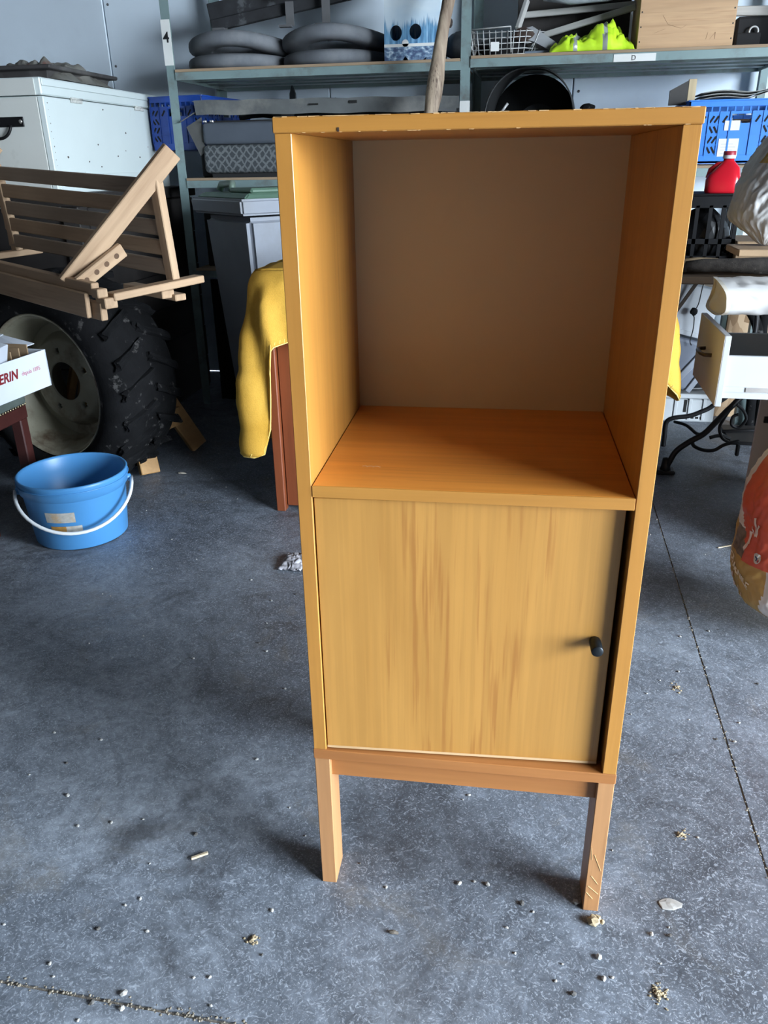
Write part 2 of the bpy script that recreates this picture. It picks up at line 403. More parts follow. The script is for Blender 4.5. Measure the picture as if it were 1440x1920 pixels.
def drape(u, v):
    s = u; e, k, d = edge(s); n = outward(s); L_ = drop(s)
    t = v
    z = SZ + 0.012 - L_*t
    cl = math.exp(-((s-sL-0.004)/0.030)**2); cr = math.exp(-((s-sR)/0.030)**2)
    out = 0.010 + 0.02*min(1, t*3) + 0.085*cl*t**0.8*L_/0.64 + 0.075*cr*t*L_/0.4
    out += 0.016*t*math.sin(s*95+0.6)*smooth(0, 0.2, t) + 0.014*cl*math.sin(t*5.5+s*60)
    out -= 0.034*math.exp(-((s-sL-0.014)/0.0085)**2)*smooth(0.02, 0.25, t*L_)                    # deep fold beside the corner
    out += 0.022*math.exp(-((s-sL-0.030)/0.010)**2)*smooth(0.02, 0.2, t*L_)
    q_ = Vector((e.x*7+t*L_*2, e.y*7, z*6)); out += 0.020*noise.noise(q_)*smooth(0, 0.15, t*L_) + 0.007*noise.noise(q_*3.1)
    # round the top edge
    rnd_ = 0.02*math.exp(-t*L_/0.02)
    tang = Vector((n.y, -n.x))
    p = e + n*(out - rnd_) + tang*(0.02*math.sin(t*3.0+1)*cl)
    return Vector((p.x, p.y, z - 0.008*math.exp(-t*L_/0.015)*0 ))
def top_sheet(u, v):
    x = cx0 + 0.012 + (cx1-cx0-0.024)*u; y = cy + 0.012 + (1.98-cy)*v
    return Vector((x, y, SZ + 0.013 + 0.003*math.sin(x*23)*math.sin(y*31)))
cl = thing('yellow_cloth', 'yellow fleece cloth with stitched edge draped over the red-brown sideboard', 'cloth')
def cf(bm):
    sheet(bm, drape, 300, 40); sheet(bm, top_sheet, 40, 12)
o = P('fabric', cf, YEL, cl); solid(o, 0.005, 0)
def stf(bm):
    for k in range(150):
        u = (k+0.5)/150
        a = drape(u, 1.0); b = drape(u+0.0012, 1.0-0.014/drop(u)); n = outward(u)
        off = Vector((n.x, n.y, 0))*0.004
        tube(bm, [a+off*0.4+Vector((0,0,-0.002)), (a+b)/2+off, b+off*0.8], 0.0011, 4)
    tube(bm, [drape((k)/200, 1.0)+Vector((0,0,-0.002)) for k in range(201)], 0.0022, 5)
P('edge_stitching', stf, STI, cl, kind='stuff')

# ------------------------------------------------------------------ blue bucket
BL = plain('blue_plastic', (0.07,0.255,0.53), 0.38, var=0.05, scale=4)
bk = thing('bucket', 'empty sky-blue plastic bucket with white handle on the floor', 'bucket', (-1.512, 1.335, 0), R(30))
def bkf(bm):
    prof = [(0,0.006),(0.150,0.006),(0.154,0.001),(0.159,0.006),(0.176,0.186),(0.177,0.188),(0.184,0.192),(0.188,0.232),(0.189,0.240),(0.186,0.244),(0.181,0.243),(0.178,0.236),(0.172,0.188),(0.1555,0.012),(0.148,0.010),(0,0.010)]
    lathe(bm, prof, 56)
P('bucket_body', bkf, BL, bk)
P('rim_ridge', lambda bm: tube(bm, [(0.1885*math.cos(2*math.pi*k/56), 0.1885*math.sin(2*math.pi*k/56), 0.222) for k in range(56)], 0.0022, 6, closed=True), BL, bk)
HW = plain('white_plastic', (0.72,0.74,0.75), 0.4, var=0.04)
hp = []
for k in range(25):
    a = math.pi*k/24                        # hangs down on the camera side
    hp.append((0.196*math.cos(a), -0.196*math.sin(a)**0.7*1.02-0.002, 0.192-0.108*math.sin(a)**1.3))
P('handle', lambda bm: tube(bm, hp, 0.0062, 8), HW, bk)
for s in (-1, 1): P('handle_lug', lambda bm: lathe(bm, [(0,0.014),(0.012,0.012),(0.014,0)], 14, Matrix.Translation((s*0.182,0,0.19)) @ Matrix.Rotation(s*R(90), 4, 'Y')), BL, bk)
def on_bucket(a, z, off=0.0009):
    r = 0.159 + (0.176-0.159)*(z-0.006)/0.18 + off; return Vector((r*math.cos(a), r*math.sin(a), z))
def tape(a0, a1, z0, z1): return lambda bm: sheet(bm, lambda u, v: on_bucket(a0+(a1-a0)*u, z0+(z1-z0)*v), 14, 6)
TPG = plain('old_grey_tape', (0.42,0.40,0.36), 0.6, var=0.2, scale=60, dirt=(0.5,0.28,0.07), dscale=18)
o = P('tape_label', tape(R(-126), R(-92), 0.112, 0.150), TPG, bk); o['label'] = 'torn grey tape'
o = P('tape_label', tape(R(-122), R(-104), 0.068, 0.098), plain('brown_tape_remnant', (0.40,0.21,0.05), 0.6, var=0.2, scale=60), bk); o['label'] = 'brown tape remnant'
o = P('tape_label', tape(R(-104), R(-86), 0.066, 0.098), TPG, bk)

# ------------------------------------------------------------------ tractor wheel
RUB = plain('black_rubber', (0.0055,0.0055,0.006), 0.9, var=0.3, scale=14, bmp=0.35, spec=0.12, dirt=(0.055,0.052,0.05), dscale=22, dlo=0.60, dhi=0.68)
RIM = plain('dull_cream_steel', (0.30,0.28,0.21), 0.55, 0.1, 0.12, 8, dirt=(0.10,0.06,0.035), dscale=6, dlo=0.52, dhi=0.72)
RO, RW = 0.437, 0.30
wh = thing('tractor_wheel', 'large black tractor tyre on a dull cream steel rim standing upright', 'wheel', (-1.80, 1.70, RO), R(-15))
AX = Matrix.Rotation(R(90), 4, 'X')          # lathe axis z -> -y (towards the room)
def tyf(bm):
    prof = [(0.278,-0.01),(0.290,0.015),(0.325,0.030),(0.372,0.022),(0.398,-0.004),(0.410,-0.03),(0.416,-RW/2),(0.410,-RW+0.03),(0.398,-RW+0.004),(0.372,-RW-0.022),(0.325,-RW-0.03),(0.290,-RW-0.015),(0.278,-RW+0.01),(0.272,-RW/2)]
    lathe(bm, prof, 72, AX, closed=True)
ty = P('tyre', tyf, RUB, wh)
for k in range(44):
    def lug(bm):
        a = 2*math.pi*k/44; side = k % 2
        t = bmesh.new(); bmesh.ops.create_cube(t, size=1)
        for v in t.verts:
            r = 0.404 if v.co.z < 0 else (RO-0.003)
            w = 0.019 if v.co.z < 0 else 0.014
            ang = a + v.co.x*2*w/r*1.0
            y = (v.co.y+0.5)                  # 0 shoulder .. 1 centre
            depth = (0.008 - y*RW*0.52) if side == 0 else (-RW-0.008 + y*RW*0.52)
            ang += y*0.16
            if y < 0.5 and v.co.z > 0: r = RO-0.016
            v.co = Vector((r*math.cos(ang), -depth, r*math.sin(ang)))
        bmesh.ops.recalc_face_normals(t, faces=t.faces); bmesh.ops.subdivide_edges(t, edges=list(t.edges), cuts=3, use_grid_fill=True)
        for v in t.verts:
            q = noise.noise(v.co*26+Vector((k,0,0))); q2 = noise.noise(v.co*60)
            v.co *= 1+0.035*q+0.012*q2; v.co.y += 0.012*q2
        join_bm(bm, t)
    P('tread_lug', lug, RUB, ty)
def rimf(bm):
    prof = [(0.282,0.012),(0.286,0.006),(0.284,-0.004),(0.272,-0.008),(0.262,-0.02),(0.258,-0.055),(0.246,-0.066),(0.243,-0.120),(0.236,-0.128),(0.232,-0.185),(0.232,-0.29),(0.245,-0.30),(0.250,-0.29),(0.240,-0.18),(0.262,-0.03),(0.276,0.0),(0.280,0.012)]
    lathe(bm, prof, 64, AX, closed=True)
rim = P('rim', rimf, RIM, wh)
def disc(bm):
    t = bmesh.new(); seg = 120; holes = [(0.123*math.cos(R(90+72*k+8)), 0.123*math.sin(R(90+72*k+8))) for k in range(5)]
    # dish with real stud holes: boolean-free, drop the quads that fall inside a hole
    prof = []
    for j in range(46):
        r = 0.078 + (0.240-0.078)*j/45
        z = -0.105 if r < 0.158 else -0.105 - 0.045*smooth(0.158, 0.195, r)
        prof.append((r, z))
    rings = [[t.verts.new((r*math.cos(2*math.pi*k/seg), r*math.sin(2*math.pi*k/seg), z)) for k in range(seg)] for r, z in prof]
    for j in range(45):
        for k in range(seg):
            r = (prof[j][0]+prof[j+1][0])/2; a = 2*math.pi*(k+0.5)/seg
            if any(math.hypot(r*math.cos(a)-hx, r*math.sin(a)-hy) < 0.0135 for hx, hy in holes): continue
            f = t.faces.new((rings[j][k], rings[j][(k+1) % seg], rings[j+1][(k+1) % seg], rings[j+1][k])); f.smooth = True
    join_bm(bm, t, AX)
o = P('wheel_disc', disc, RIM, rim); solid(o, 0.008, -1)
for k in range(5):
    a = R(90+72*k+8)
    P('stud_seat', lambda bm: lathe(bm, [(0.0125,0.0),(0.016,0.006),(0.024,0.005),(0.027,-0.001),(0.0125,-0.006)], 20, AX @ Matrix.Translation((0.123*math.cos(a), 0.123*math.sin(a), -0.104)), closed=True), RIM, rim)

# ------------------------------------------------------------------ slatted wooden bench frame lying over the wheel
TK = wood('weathered_teak', (0.30,0.185,0.105), (0.46,0.31,0.19), 'X', 0.7, 1.0, 0.25, (0.16,0.08,0.04), 0.12)
TKG = wood('weathered_teak_grey', (0.24,0.165,0.11), (0.36,0.26,0.18), 'X', 0.75, 1.0, 0.25, (0.14,0.08,0.05), 0.12)
# local frame: +x along the rails towards the right end, +y towards the far end of the cross pieces
bn = thing('garden_bench', 'weathered wooden slatted bench frame resting on the tractor wheel', 'bench', (-1.284, 1.323, 0.855), R(-28)); bn.scale = (0.93,)*3
def plank(name, a, b, w, h, up=(0,0,1), m=None, bev=0.003, parent=None):
    a, b = Vector(a), Vector(b); d = b-a
    Mx = Matrix.Translation(a) @ frame(d, Vector(up)) @ Matrix.Rotation(R(-90), 4, 'Y')     # local x along the plank
    bm = bmesh.new(); box(bm, 0, d.length, -h/2, h/2, -w/2, w/2, bev)
    o = obj(name, bm, m or TK, parent or bn); o.matrix_local = Mx; return o
TILT = 0.045
def zt(x): return -x*TILT
plank('front_rail', (-1.25, 0.0, 0.028+zt(-1.25)), (-0.03, 0.0, 0.015), 0.030, 0.042)
plank('rail_board', (-1.25, -0.022, -0.026+zt(-1.25)), (-0.055, -0.022, -0.040), 0.018, 0.085)
plank('rail_board', (-1.25, 0.004, -0.050+zt(-1.25)), (-0.005, 0.004, -0.060), 0.026, 0.060, m=TK)
plank('end_block', (-0.030, 0.0, 0.004), (0.010, 0.0, 0.004), 0.040, 0.030)
plank('end_block', (-0.035, 0.02, -0.030), (0.022, 0.02, -0.030), 0.050, 0.036)
plank('cross_piece', (0.0, 0.03, -0.012), (0.0, 0.425, 0.006), 0.058, 0.026)
plank('cross_piece', (-1.13, 0.03, zt(-1.13)-0.01), (-1.13, 0.425, zt(-1.13)+0.004), 0.058, 0.026)
plank('lower_slat', (-0.28, 0.30, -0.030), (-0.035, 0.30, -0.040), 0.055, 0.030)
plank('lower_slat', (-0.28, 0.34, -0.045), (-0.015, 0.34, -0.055), 0.050, 0.024)
ARM0, ARM1 = Vector((-0.205, 0.000, 0.020)), Vector((0.022, 0.346, 0.445))
plank('diagonal_arm', ARM0, ARM1, 0.072, 0.026, up=(-1, 0.30, 0.30))
plank('diagonal_arm', ARM0+Vector((-1.22,0,0.052)), ARM1+Vector((-1.22,0,0.052)), 0.072, 0.026, up=(-1, 0.30, 0.30))
for dx, dz in ((0, 0), (-1.11, 0.050)):
    plank('upright', (-0.028+dx, 0.325, 0.0+dz), (-0.030+dx, 0.300, 0.365+dz), 0.045, 0.032, up=(0,1,0))
for k in range(5):
    z = 0.055 + 0.069*k; y = 0.318-0.05*z
    plank('slat', (-1.17, y, z+0.052), (-0.045, y, z), 0.018, 0.054, m=TKG if k in (0, 2, 4) else TK)
hb = plank('holed_strip', (-0.140, 0.005, 0.022), (-0.100, 0.175, 0.128), 0.052, 0.022, up=(-1, 0.3, 0.35))
for k in range(4):
    P('peg_hole', lambda bm: lathe(bm, [(0,0.0116),(0.006,0.0115),(0.0085,0.0125),(0.010,0.0112)], 16, Matrix.Translation((0.030+0.046*k, 0, 0.0)) @ Matrix.Rotation(R(90), 4, 'X')), plain('peg_hole_dark', (0.10,0.055,0.03), 0.8), hb)
P('bolt', lambda bm: lathe(bm, [(0,0.016),(0.007,0.016),(0.009,0.013),(0.010,0.011)], 14, Matrix.Translation(ARM0) @ frame((-0.55,-0.75,0.35)) @ Matrix.Translation((-0.0,0.02,0.004))), plain('steel_bolt', (0.5,0.48,0.44), 0.35, 0.8), bn)

# ------------------------------------------------------------------ sawhorse behind the wheel
PLY = wood('plywood_trestle', (0.34,0.18,0.06), (0.46,0.26,0.10), 'Z', 0.6, 1.0, 0.1)
tr = thing('trestle', 'small plywood trestle standing behind the tractor wheel', 'trestle', (0,0,0))
for (ax, ay, bx_, by) in ((-1.52, 1.90, -1.66, 2.06), (-1.455, 2.275, -1.66, 2.12)):
    plank('leg', (ax, ay, 0.012), (bx_, by, 0.52), 0.030, 0.085, up=(0.6,0.8,0), m=PLY, parent=tr)
for (ax, ay, bx_, by) in ((-2.0, 1.99, -1.86, 2.06), (-1.99, 2.155, -1.86, 2.10)):
    plank('leg', (ax, ay, 0.012), (bx_, by, 0.52), 0.030, 0.085, up=(-0.6,0.8,0), m=PLY, parent=tr)
plank('beam', (-1.60, 2.09, 0.55), (-1.92, 2.09, 0.55), 0.045, 0.09, m=PLY, parent=tr)
plank('stay', (-1.545, 2.02, 0.18), (-1.505, 2.22, 0.18), 0.020, 0.080, m=PLY, parent=tr)

# ------------------------------------------------------------------ stool with a cardboard box
MAH = plain('dark_mahogany', (0.050,0.014,0.012), 0.4, var=0.2, scale=10)
st = thing('stool', 'dark mahogany stool with worn green-grey padded seat under the white carton', 'stool', (-2.02, 1.40, 0))
bm = bmesh.new(); box(bm, -0.22, 0.24, -0.20, 0.14, 0.415, 0.478, 0.018, seg=3)
o = obj('seat_pad', bm, plain('green_grey_vinyl', (0.085,0.105,0.095), 0.55, var=0.2, scale=14, bmp=0.2), st)
P('seat_frame', lambda bm: box(bm, -0.215, 0.235, -0.195, 0.135, 0.365, 0.416, 0.004), MAH, st)
for x in (-0.19, 0.21):
    for y in (-0.17, 0.11): bx('leg', MAH, st, x-0.022, x+0.022, y-0.022, y+0.022, 0, 0.368, bev=0.004)
P('seat_nails', lambda bm: [lathe(bm, [(0,0.003),(0.004,0.001),(0.0045,0)], 8, Matrix.Translation((0.2405, -0.19+0.015*k, 0.421)) @ Matrix.Rotation(R(90), 4, 'Y')) for k in range(22)], plain('brass_nail', (0.4,0.33,0.2), 0.35, 0.9), st)
CARW = plain('white_carton', (0.66,0.70,0.78), 0.6, var=0.03, scale=6)
CARB = plain('brown_carton', (0.30,0.20,0.115), 0.8, var=0.12, scale=18)
cbx = thing('cardboard_box', 'open white carton with dark red lettering on the stool', 'box', (-1.72, 1.30, 0.478), R(-4))
cw, cl_, ch = 0.30, 0.36, 0.112
# local x: outwards (face with the lettering at x=0), y along the face
bx('face', CARW, cbx, -0.004, 0, -0.16, 0.29, 0.0, 0.135, bev=0.001)
bx('face', CARB, cbx, -cw, -cw+0.004, -0.16, 0.29, 0.03, 0.135)
bx('end', CARW, cbx, -cw, 0, 0.286, 0.29, 0.0, 0.135)
bx('end', CARB, cbx, -cw, 0, -0.16, -0.156, 0.03, 0.135)
bx('bottom', CARB, cbx, -cw+0.004, -0.004, -0.156, 0.286, 0.0, 0.03)
def flap(a, b, c, d): 
    def f(bm):
        vs_ = [bm.verts.new(q) for q in (a, b, c, d)]; bm.faces.new(vs_)
    return f
o = P('flap', flap((-0.10,0.29,0.135), (-0.28,0.29,0.137), (-0.27,0.345,0.178), (-0.09,0.35,0.140)), CARW, cbx); solid(o, 0.003)
o = P('flap', flap((-0.28,0.02,0.17), (-0.28,0.26,0.20), (-0.16,0.28,0.185), (-0.15,0.03,0.165)), CARW, cbx); solid(o, 0.003)
P('carton_inside', lambda bm: [box(bm, -0.20, -0.03, 0.14+0.045*k, 0.145+0.045*k, 0.03, 0.155+0.004*k) for k in range(3)], CARB, cbx)
REDI = plain('dark_red_ink', (0.20,0.008,0.012), 0.6); REDL = plain('pale_red_ink', (0.52,0.20,0.24), 0.6)
TF = Matrix.Translation((0.0006, 0.0, 0)) @ Matrix(((0,0,1,0),(1,0,0,0),(0,1,0,0),(0,0,0,1)))
lettering('GERIN', 0.046, REDI, cbx, Matrix.Translation((0.0006, -0.012, 0.068)) @ Matrix(((0,0,1,0),(1,0,0,0),(0,1,0,0),(0,0,0,1))), shear=0.25, bold=0.0012)
lettering('depuis 1895', 0.021, REDL, cbx, Matrix.Translation((0.0006, 0.142, 0.071)) @ Matrix(((0,0,1,0),(1,0,0,0),(0,1,0,0),(0,0,0,1))))
wbx = thing('carton_block', 'small white folded carton piece lying in the open box', 'carton', (-1.765, 1.37, 0.613), R(12))
P('carton_shell', lambda bm: box(bm, -0.035, 0.035, -0.045, 0.045, 0.0, 0.062, 0.002, mtx=Matrix.Rotation(R(14), 4, 'Y')), CARW, wbx)

# ------------------------------------------------------------------ white wooden chest on a dark table
DW = plain('dark_table_wood', (0.014,0.011,0.010), 0.75, var=0.3, scale=10)
tb = thing('work_table', 'dark wooden table carrying the white chest', 'table', (0,0,0))
TX0, TX1, TY0, TY1, TZ = -2.62, -1.83, 2.19, 3.42, 1.125
bx('table_top', DW, tb, TX0, TX1, TY0, TY1, TZ-0.05, TZ, bev=0.004)
for x in (TX0+0.02, TX1-0.10):
    for y in (TY0+0.03, TY1-0.11): bx('leg', DW, tb, x, x+0.08, y, y+0.08, 0, TZ-0.05, bev=0.004)
for k in range(6): bx('side_board', DW, tb, TX1-0.035, TX1-0.015+0.002*(k % 2), TY0+0.10, TY1-0.03, 0.02+0.175*k, 0.19+0.175*k)  # boards added to block light and keep the space under the chest black
for k in range(6): bx('front_board', DW, tb, TX0+0.10, TX1-0.10, TY0+0.05, TY0+0.07+0.002*(k % 2), 0.02+0.175*k, 0.19+0.175*k)  # added too, shuts out the light seen through the wheel hub
bx('back_board', DW, tb, TX0+0.1, TX1-0.1, TY1-0.09, TY1-0.07, 0.1, TZ-0.05)
WP = plain('white_painted_wood', (0.58,0.64,0.63), 0.5, var=0.03, scale=3, dirt=(0.42,0.45,0.44), dscale=9, dlo=0.66, dhi=0.8)
WPE = plain('shaded_white_painted_wood', (0.52,0.53,0.50), 0.6, var=0.04, scale=3, dirt=(0.36,0.36,0.33), dscale=7, dlo=0.6, dhi=0.8)  # the chest's white made greyer: shade of the end put into the colour
CX0, CX1, CY0, CY1 = -2.50, -1.925, 2.215, 3.30
wc = thing('wooden_chest', 'white painted wooden chest with hinged lid and black hasp', 'chest', (0,0,TZ))
bd = bx('chest_body', WP, wc, CX0, CX1, CY0, CY1, 0.0, 0.365, bev=0.004)
bx('end_board', WPE, bd, CX0+0.01, CX1-0.022, CY0-0.006, CY0, 0.004, 0.362, bev=0.001)
bx('base_board', WP, bd, CX1, CX1+0.008, CY0+0.02, CY1-0.02, 0.0, 0.075, bev=0.002)
for y in (CY0-0.004, CY1-0.05): bx('corner_strip', WP, bd, CX1-0.020, CX1+0.006, y, y+0.052, 0.0, 0.364, bev=0.003)
ld = bx('lid', WP, wc, CX0-0.004, CX1+0.004, CY0-0.004, CY1+0.004, 0.368, 0.432, bev=0.005)
bx('lid_end_board', WPE, ld, CX0+0.01, CX1-0.022, CY0-0.009, CY0-0.004, 0.369, 0.428)
bx('lid_trim', WP, ld, CX1+0.004, CX1+0.010, CY0+0.0, CY1, 0.402, 0.428, bev=0.002)
for y in (2.42, 3.00): P('hinge', lambda bm: [box(bm, CX1+0.003, CX1+0.007, y, y+0.09, 0.352, 0.372, 0.001), tube(bm, [(CX1+0.008, y, 0.368), (CX1+0.008, y+0.09, 0.368)], 0.004, 8)], plain('painted_hinge', (0.50,0.50,0.47), 0.5, var=0.3, scale=60), wc)
BLK = plain('black_iron', (0.012,0.012,0.013), 0.45, 0.6)
hs = P('hasp', lambda bm: box(bm, CX1-0.34, CX1-0.095, CY0-0.011, CY0-0.006, 0.255, 0.292, 0.001), BLK, wc)
P('handle_ring', lambda bm: tube(bm, [(CX1-0.20+0.05*math.cos(a), CY0-0.018-0.012*math.sin(a), 0.262-0.05*math.sin(a)) for a in [math.pi*k/14 for k in range(15)]], 0.006, 8), BLK, hs)
P('screw_head', lambda bm: lathe(bm, [(0,0.003),(0.007,0.002),(0.008,0)], 10, Matrix.Translation((CX1-0.108, CY0-0.011, 0.274)) @ AX), plain('steel_bolt', (0.5,0.48,0.44), 0.35, 0.8), hs)
def specks(bm):
    for k in range(18):
        y = rnd.uniform(2.25, 3.25); z = rnd.choice((rnd.uniform(0.03, 0.15), rnd.uniform(0.03, 0.34))); r = rnd.uniform(0.002, 0.006)
        blob(bm, r, (CX1+0.0005, y, z), (0.12, 1.3, 0.8), 0.4, k, 1)
    for k in range(13): blob(bm, rnd.uniform(0.001, 0.0032), (CX1+0.006, CY0+0.02+rnd.uniform(-0.004,0.004), 0.03+0.026*k+rnd.uniform(-0.006,0.006)), (0.2,1,1), 0.3, k, 1)
P('paint_chips', specks, plain('chip_brown', (0.06,0.05,0.04), 0.8), bd, kind='stuff')
# tray and tarp on the chest
TRY = plain('dusty_black_plastic', (0.035,0.032,0.032), 0.7, var=0.3, scale=8, dirt=(0.10,0.095,0.09), dscale=5)
ZT = TZ + 0.432
ty_ = thing('plastic_tray', 'dusty black plastic tray lying on the white chest', 'tray', (0,0,ZT))
def trayf(bm):
    x0, x1, y0, y1 = -2.48, -2.05, 2.50, 3.06
    def ring(d, z): return [bm.verts.new(q) for q in ((x0-d,y0-d,z),(x1+d,y0-d,z),(x1+d,y1+d,z),(x0-d,y1+d,z))]
    rs = [ring(-0.03, 0.0), ring(-0.012, 0.055), ring(0.018, 0.058), ring(0.020, 0.074), ring(-0.01, 0.074), ring(-0.03, 0.012)]
    for A, B in zip(rs[:-1], rs[1:]):
        for k in range(4): bm.faces.new((A[k], A[(k+1) % 4], B[(k+1) % 4], B[k]))
    bm.faces.new(list(reversed(rs[0]))); bm.faces.new(rs[-1])
    bmesh.ops.bevel(bm, geom=list(bm.edges), offset=0.003, segments=1, affect='EDGES')
P('tray_body', trayf, TRY, ty_)
tp = thing('tarpaulin', 'crumpled grey-green tarpaulin heaped in the black tray', 'tarpaulin', (-2.26, 2.78, ZT+0.02))
def tarpf(u, v):
    x = (u-0.5)*0.46; y = (v-0.5)*0.52
    q = Vector((x*9, y*9, 1.7)); e = max(0, 1-(2*abs(u-0.5))**4)*max(0, 1-(2*abs(v-0.5))**4)
    z = 0.070*e + 0.030*e*noise.noise(q) + 0.040*e*abs(noise.noise(q*2.0)) + 0.014*e*abs(noise.noise(q*4.0))
    return Vector((x + 0.02*noise.noise(q*1.3), y + 0.02*noise.noise(q*1.1+Vector((5,0,0))), max(0.0, z)))
o = P('sheet', lambda bm: sheet(bm, tarpf, 70, 70), plain('grey_green_tarp', (0.13,0.125,0.11), 0.6, var=0.35, scale=9, dirt=(0.16,0.06,0.045), dscale=4, dlo=0.6, dhi=0.66), tp)

# ------------------------------------------------------------------ steel shelving along the back wall
STL = plain('grey_green_steel', (0.20,0.275,0.275), 0.45, 0.15, 0.08, 6, dirt=(0.14,0.15,0.145), dscale=9)
SBD = wood('shelf_chipboard', (0.26,0.18,0.11), (0.36,0.26,0.17), 'X', 0.8, 1.0, 0.1)
PAP = plain('white_paper_label', (0.72,0.72,0.69), 0.7, var=0.04); INK = plain('black_ink', (0.01,0.01,0.012), 0.6)
su = thing('shelving_unit', 'grey-green steel shelving with wooden boards against the back wall', 'shelving', (0,0,0))
PX = [-1.71, -0.305, 1.10]; FY, BY = 3.0, 3.66
posts = []
for x in PX:
    for y, s in ((FY, 1), (BY, -1)):
        def pf(bm):
            box(bm, x-0.022, x+0.022, y-0.002, y+0.002, 0, 2.5); box(bm, x-0.022, x-0.018, y, y+s*0.042, 0, 2.5)
        posts.append(P('post', pf, STL, su))
def shelf(x0, x1, z, label=None):
    b = bx('shelf_board', SBD, su, x0+0.024, x1-0.024, FY-0.012, BY+0.01, z-0.012, z, bev=0.001)
    bx('beam', STL, su, x0+0.022, x1-0.022, FY-0.008, FY-0.004, z-0.046, z-0.012)
    bx('beam', STL, su, x0+0.022, x1-0.022, BY+0.004, BY+0.008, z-0.046, z-0.012)
    for k in range(4):
        y = FY+0.06+k*0.155
        bx('rib', STL, su, x0+0.03, x1-0.03, y, y+0.07, z-0.035, z-0.012)
    for x in (x0+0.024, x1-0.028): bx('side_beam', STL, su, x, x+0.004, FY, BY, z-0.046, z-0.012)
Z1 = 1.648; ZL, ZR = 1.168, 1.192
shelf(PX[0], PX[1], Z1-0.004); shelf(PX[1], PX[2], Z1+0.004)
shelf(PX[0], PX[1], ZL); shelf(PX[1], PX[2], ZR)
shelf(PX[0], PX[1], 0.735); shelf(PX[1], PX[2], 0.62)
t4 = bx('paper_tag', PAP, posts[0], PX[0]-0.025, PX[0]+0.019, FY-0.0045, FY-0.002, 1.662, 1.850)
UP = Matrix(((1,0,0,0),(0,0,-1,0),(0,1,0,0),(0,0,0,1)))
lettering('4', 0.062, INK, t4, Matrix.Translation((PX[0]-0.020, FY-0.0052, 1.757)) @ UP, bold=0.001)
t5 = bx('paper_tag', PAP, posts[2], PX[1]-0.022, PX[1]+0.024, FY-0.0045, FY-0.002, 1.37, 1.475)
P('pen_mark', lambda bm: [bar(bm, (PX[1]-0.014,FY-0.005,1.425),(PX[1]-0.006,FY-0.005,1.385),0.005,0.001,0), bar(bm, (PX[1]-0.006,FY-0.005,1.385),(PX[1]+0.008,FY-0.005,1.405),0.004,0.001,0)], INK, t5)
td = bx('paper_tag', PAP, su, 0.335, 0.510, FY-0.0105, FY-0.008, Z1-0.042, Z1-0.013)
lettering('D', 0.027, INK, td, Matrix.Translation((0.408, FY-0.0112, Z1-0.037)) @ UP)
ZA, ZBs = Z1-0.004, Z1+0.004

# four grey solid tyres in two piles
GRB = plain('dusty_grey_rubber', (0.125,0.135,0.15), 0.8, var=0.2, scale=9, dirt=(0.19,0.195,0.205), dscale=4)
def small_tyre(x, y, z, r, label, tilt=(0,0), sag=0.0, w=0.034):
    t = thing('small_tyre', label, 'tyre', (x, y, z), 0, 'grey tyres on the top shelf')
    t.rotation_euler = (tilt[0], tilt[1], 0)
    def f(bm):
        seg = 56
        pr_ = []
        for k in range(18):
            a = 2*math.pi*k/18; pr_.append((r-0.062+0.062*math.copysign(abs(math.cos(a))**0.7, math.cos(a)), w+w*math.copysign(abs(math.sin(a))**0.75, math.sin(a))))
        b = bmesh.new(); lathe(b, pr_, seg, closed=True)
        for v in b.verts:
            ang = math.atan2(v.co.y, v.co.x); v.co.z += sag*(max(0, math.cos(ang+R(90))))**2 * (1 if v.co.z < 3*w else 1)
            v.co *= 1 + 0.008*noise.noise(v.co*11)
        join_bm(bm, b)
    P('tyre_ring', f, GRB, t); return t
small_tyre(-1.463, 3.28, ZA, 0.252, 'grey solid tyre at the bottom of the pile beside the numbered post')
small_tyre(-1.455, 3.28, ZA+0.074, 0.252, 'grey solid tyre on top of the pile beside the numbered post', (0.02,0), 0.028)
small_tyre(-0.965, 3.29, ZA, 0.262, 'grey solid tyre at the bottom of the pile beside the blue forest box')
small_tyre(-0.960, 3.29, ZA+0.074, 0.270, 'grey split tyre on top of the pile beside the blue forest box', (0.02,0.0), 0.034)

# long black plank with brackets above the tyres
lb = thing('black_plank', 'long black plank with brackets lying across the grey tyres', 'plank', (0,0,0))
KB = plain('flaking_black_paint', (0.016,0.017,0.020), 0.55, var=0.4, scale=20, dirt=(0.07,0.075,0.08), dscale=10, dlo=0.6, dhi=0.68)
pa, pb = Vector((-1.60, 3.30, 1.895)), Vector((-0.60, 3.42, 2.065))
plank('board', pa, pb, 0.085, 0.105, m=KB, parent=lb)
plank('board', pa+Vector((0.02,-0.05,-0.045)), pb+Vector((0,-0.05,-0.045)), 0.03, 0.05, m=KB, parent=lb)
for f in (0.08, 0.42, 0.60): 
    q = pa.lerp(pb, f); P('bracket', lambda bm: [box(bm, q.x-0.02, q.x+0.02, 3.245, 3.25, ZA+0.19, q.z-0.03), box(bm, q.x-0.05, q.x+0.01, 3.22, 3.25, ZA+0.185, ZA+0.195)], plain('grey_bracket', (0.16,0.16,0.165), 0.5, 0.3), lb)
q = pa.lerp(pb, 0.38); P('hinge_plate', lambda bm: box(bm, q.x-0.04, q.x+0.04, 3.222, 3.228, q.z-0.012, q.z+0.02, 0.002), plain('greenish_steel', (0.35,0.42,0.40), 0.4, 0.4), lb)
hk = thing('steel_hook', 'small rusty steel bracket on the top shelf behind the right-hand tyres', 'bracket', (-0.71, 3.52, ZA))
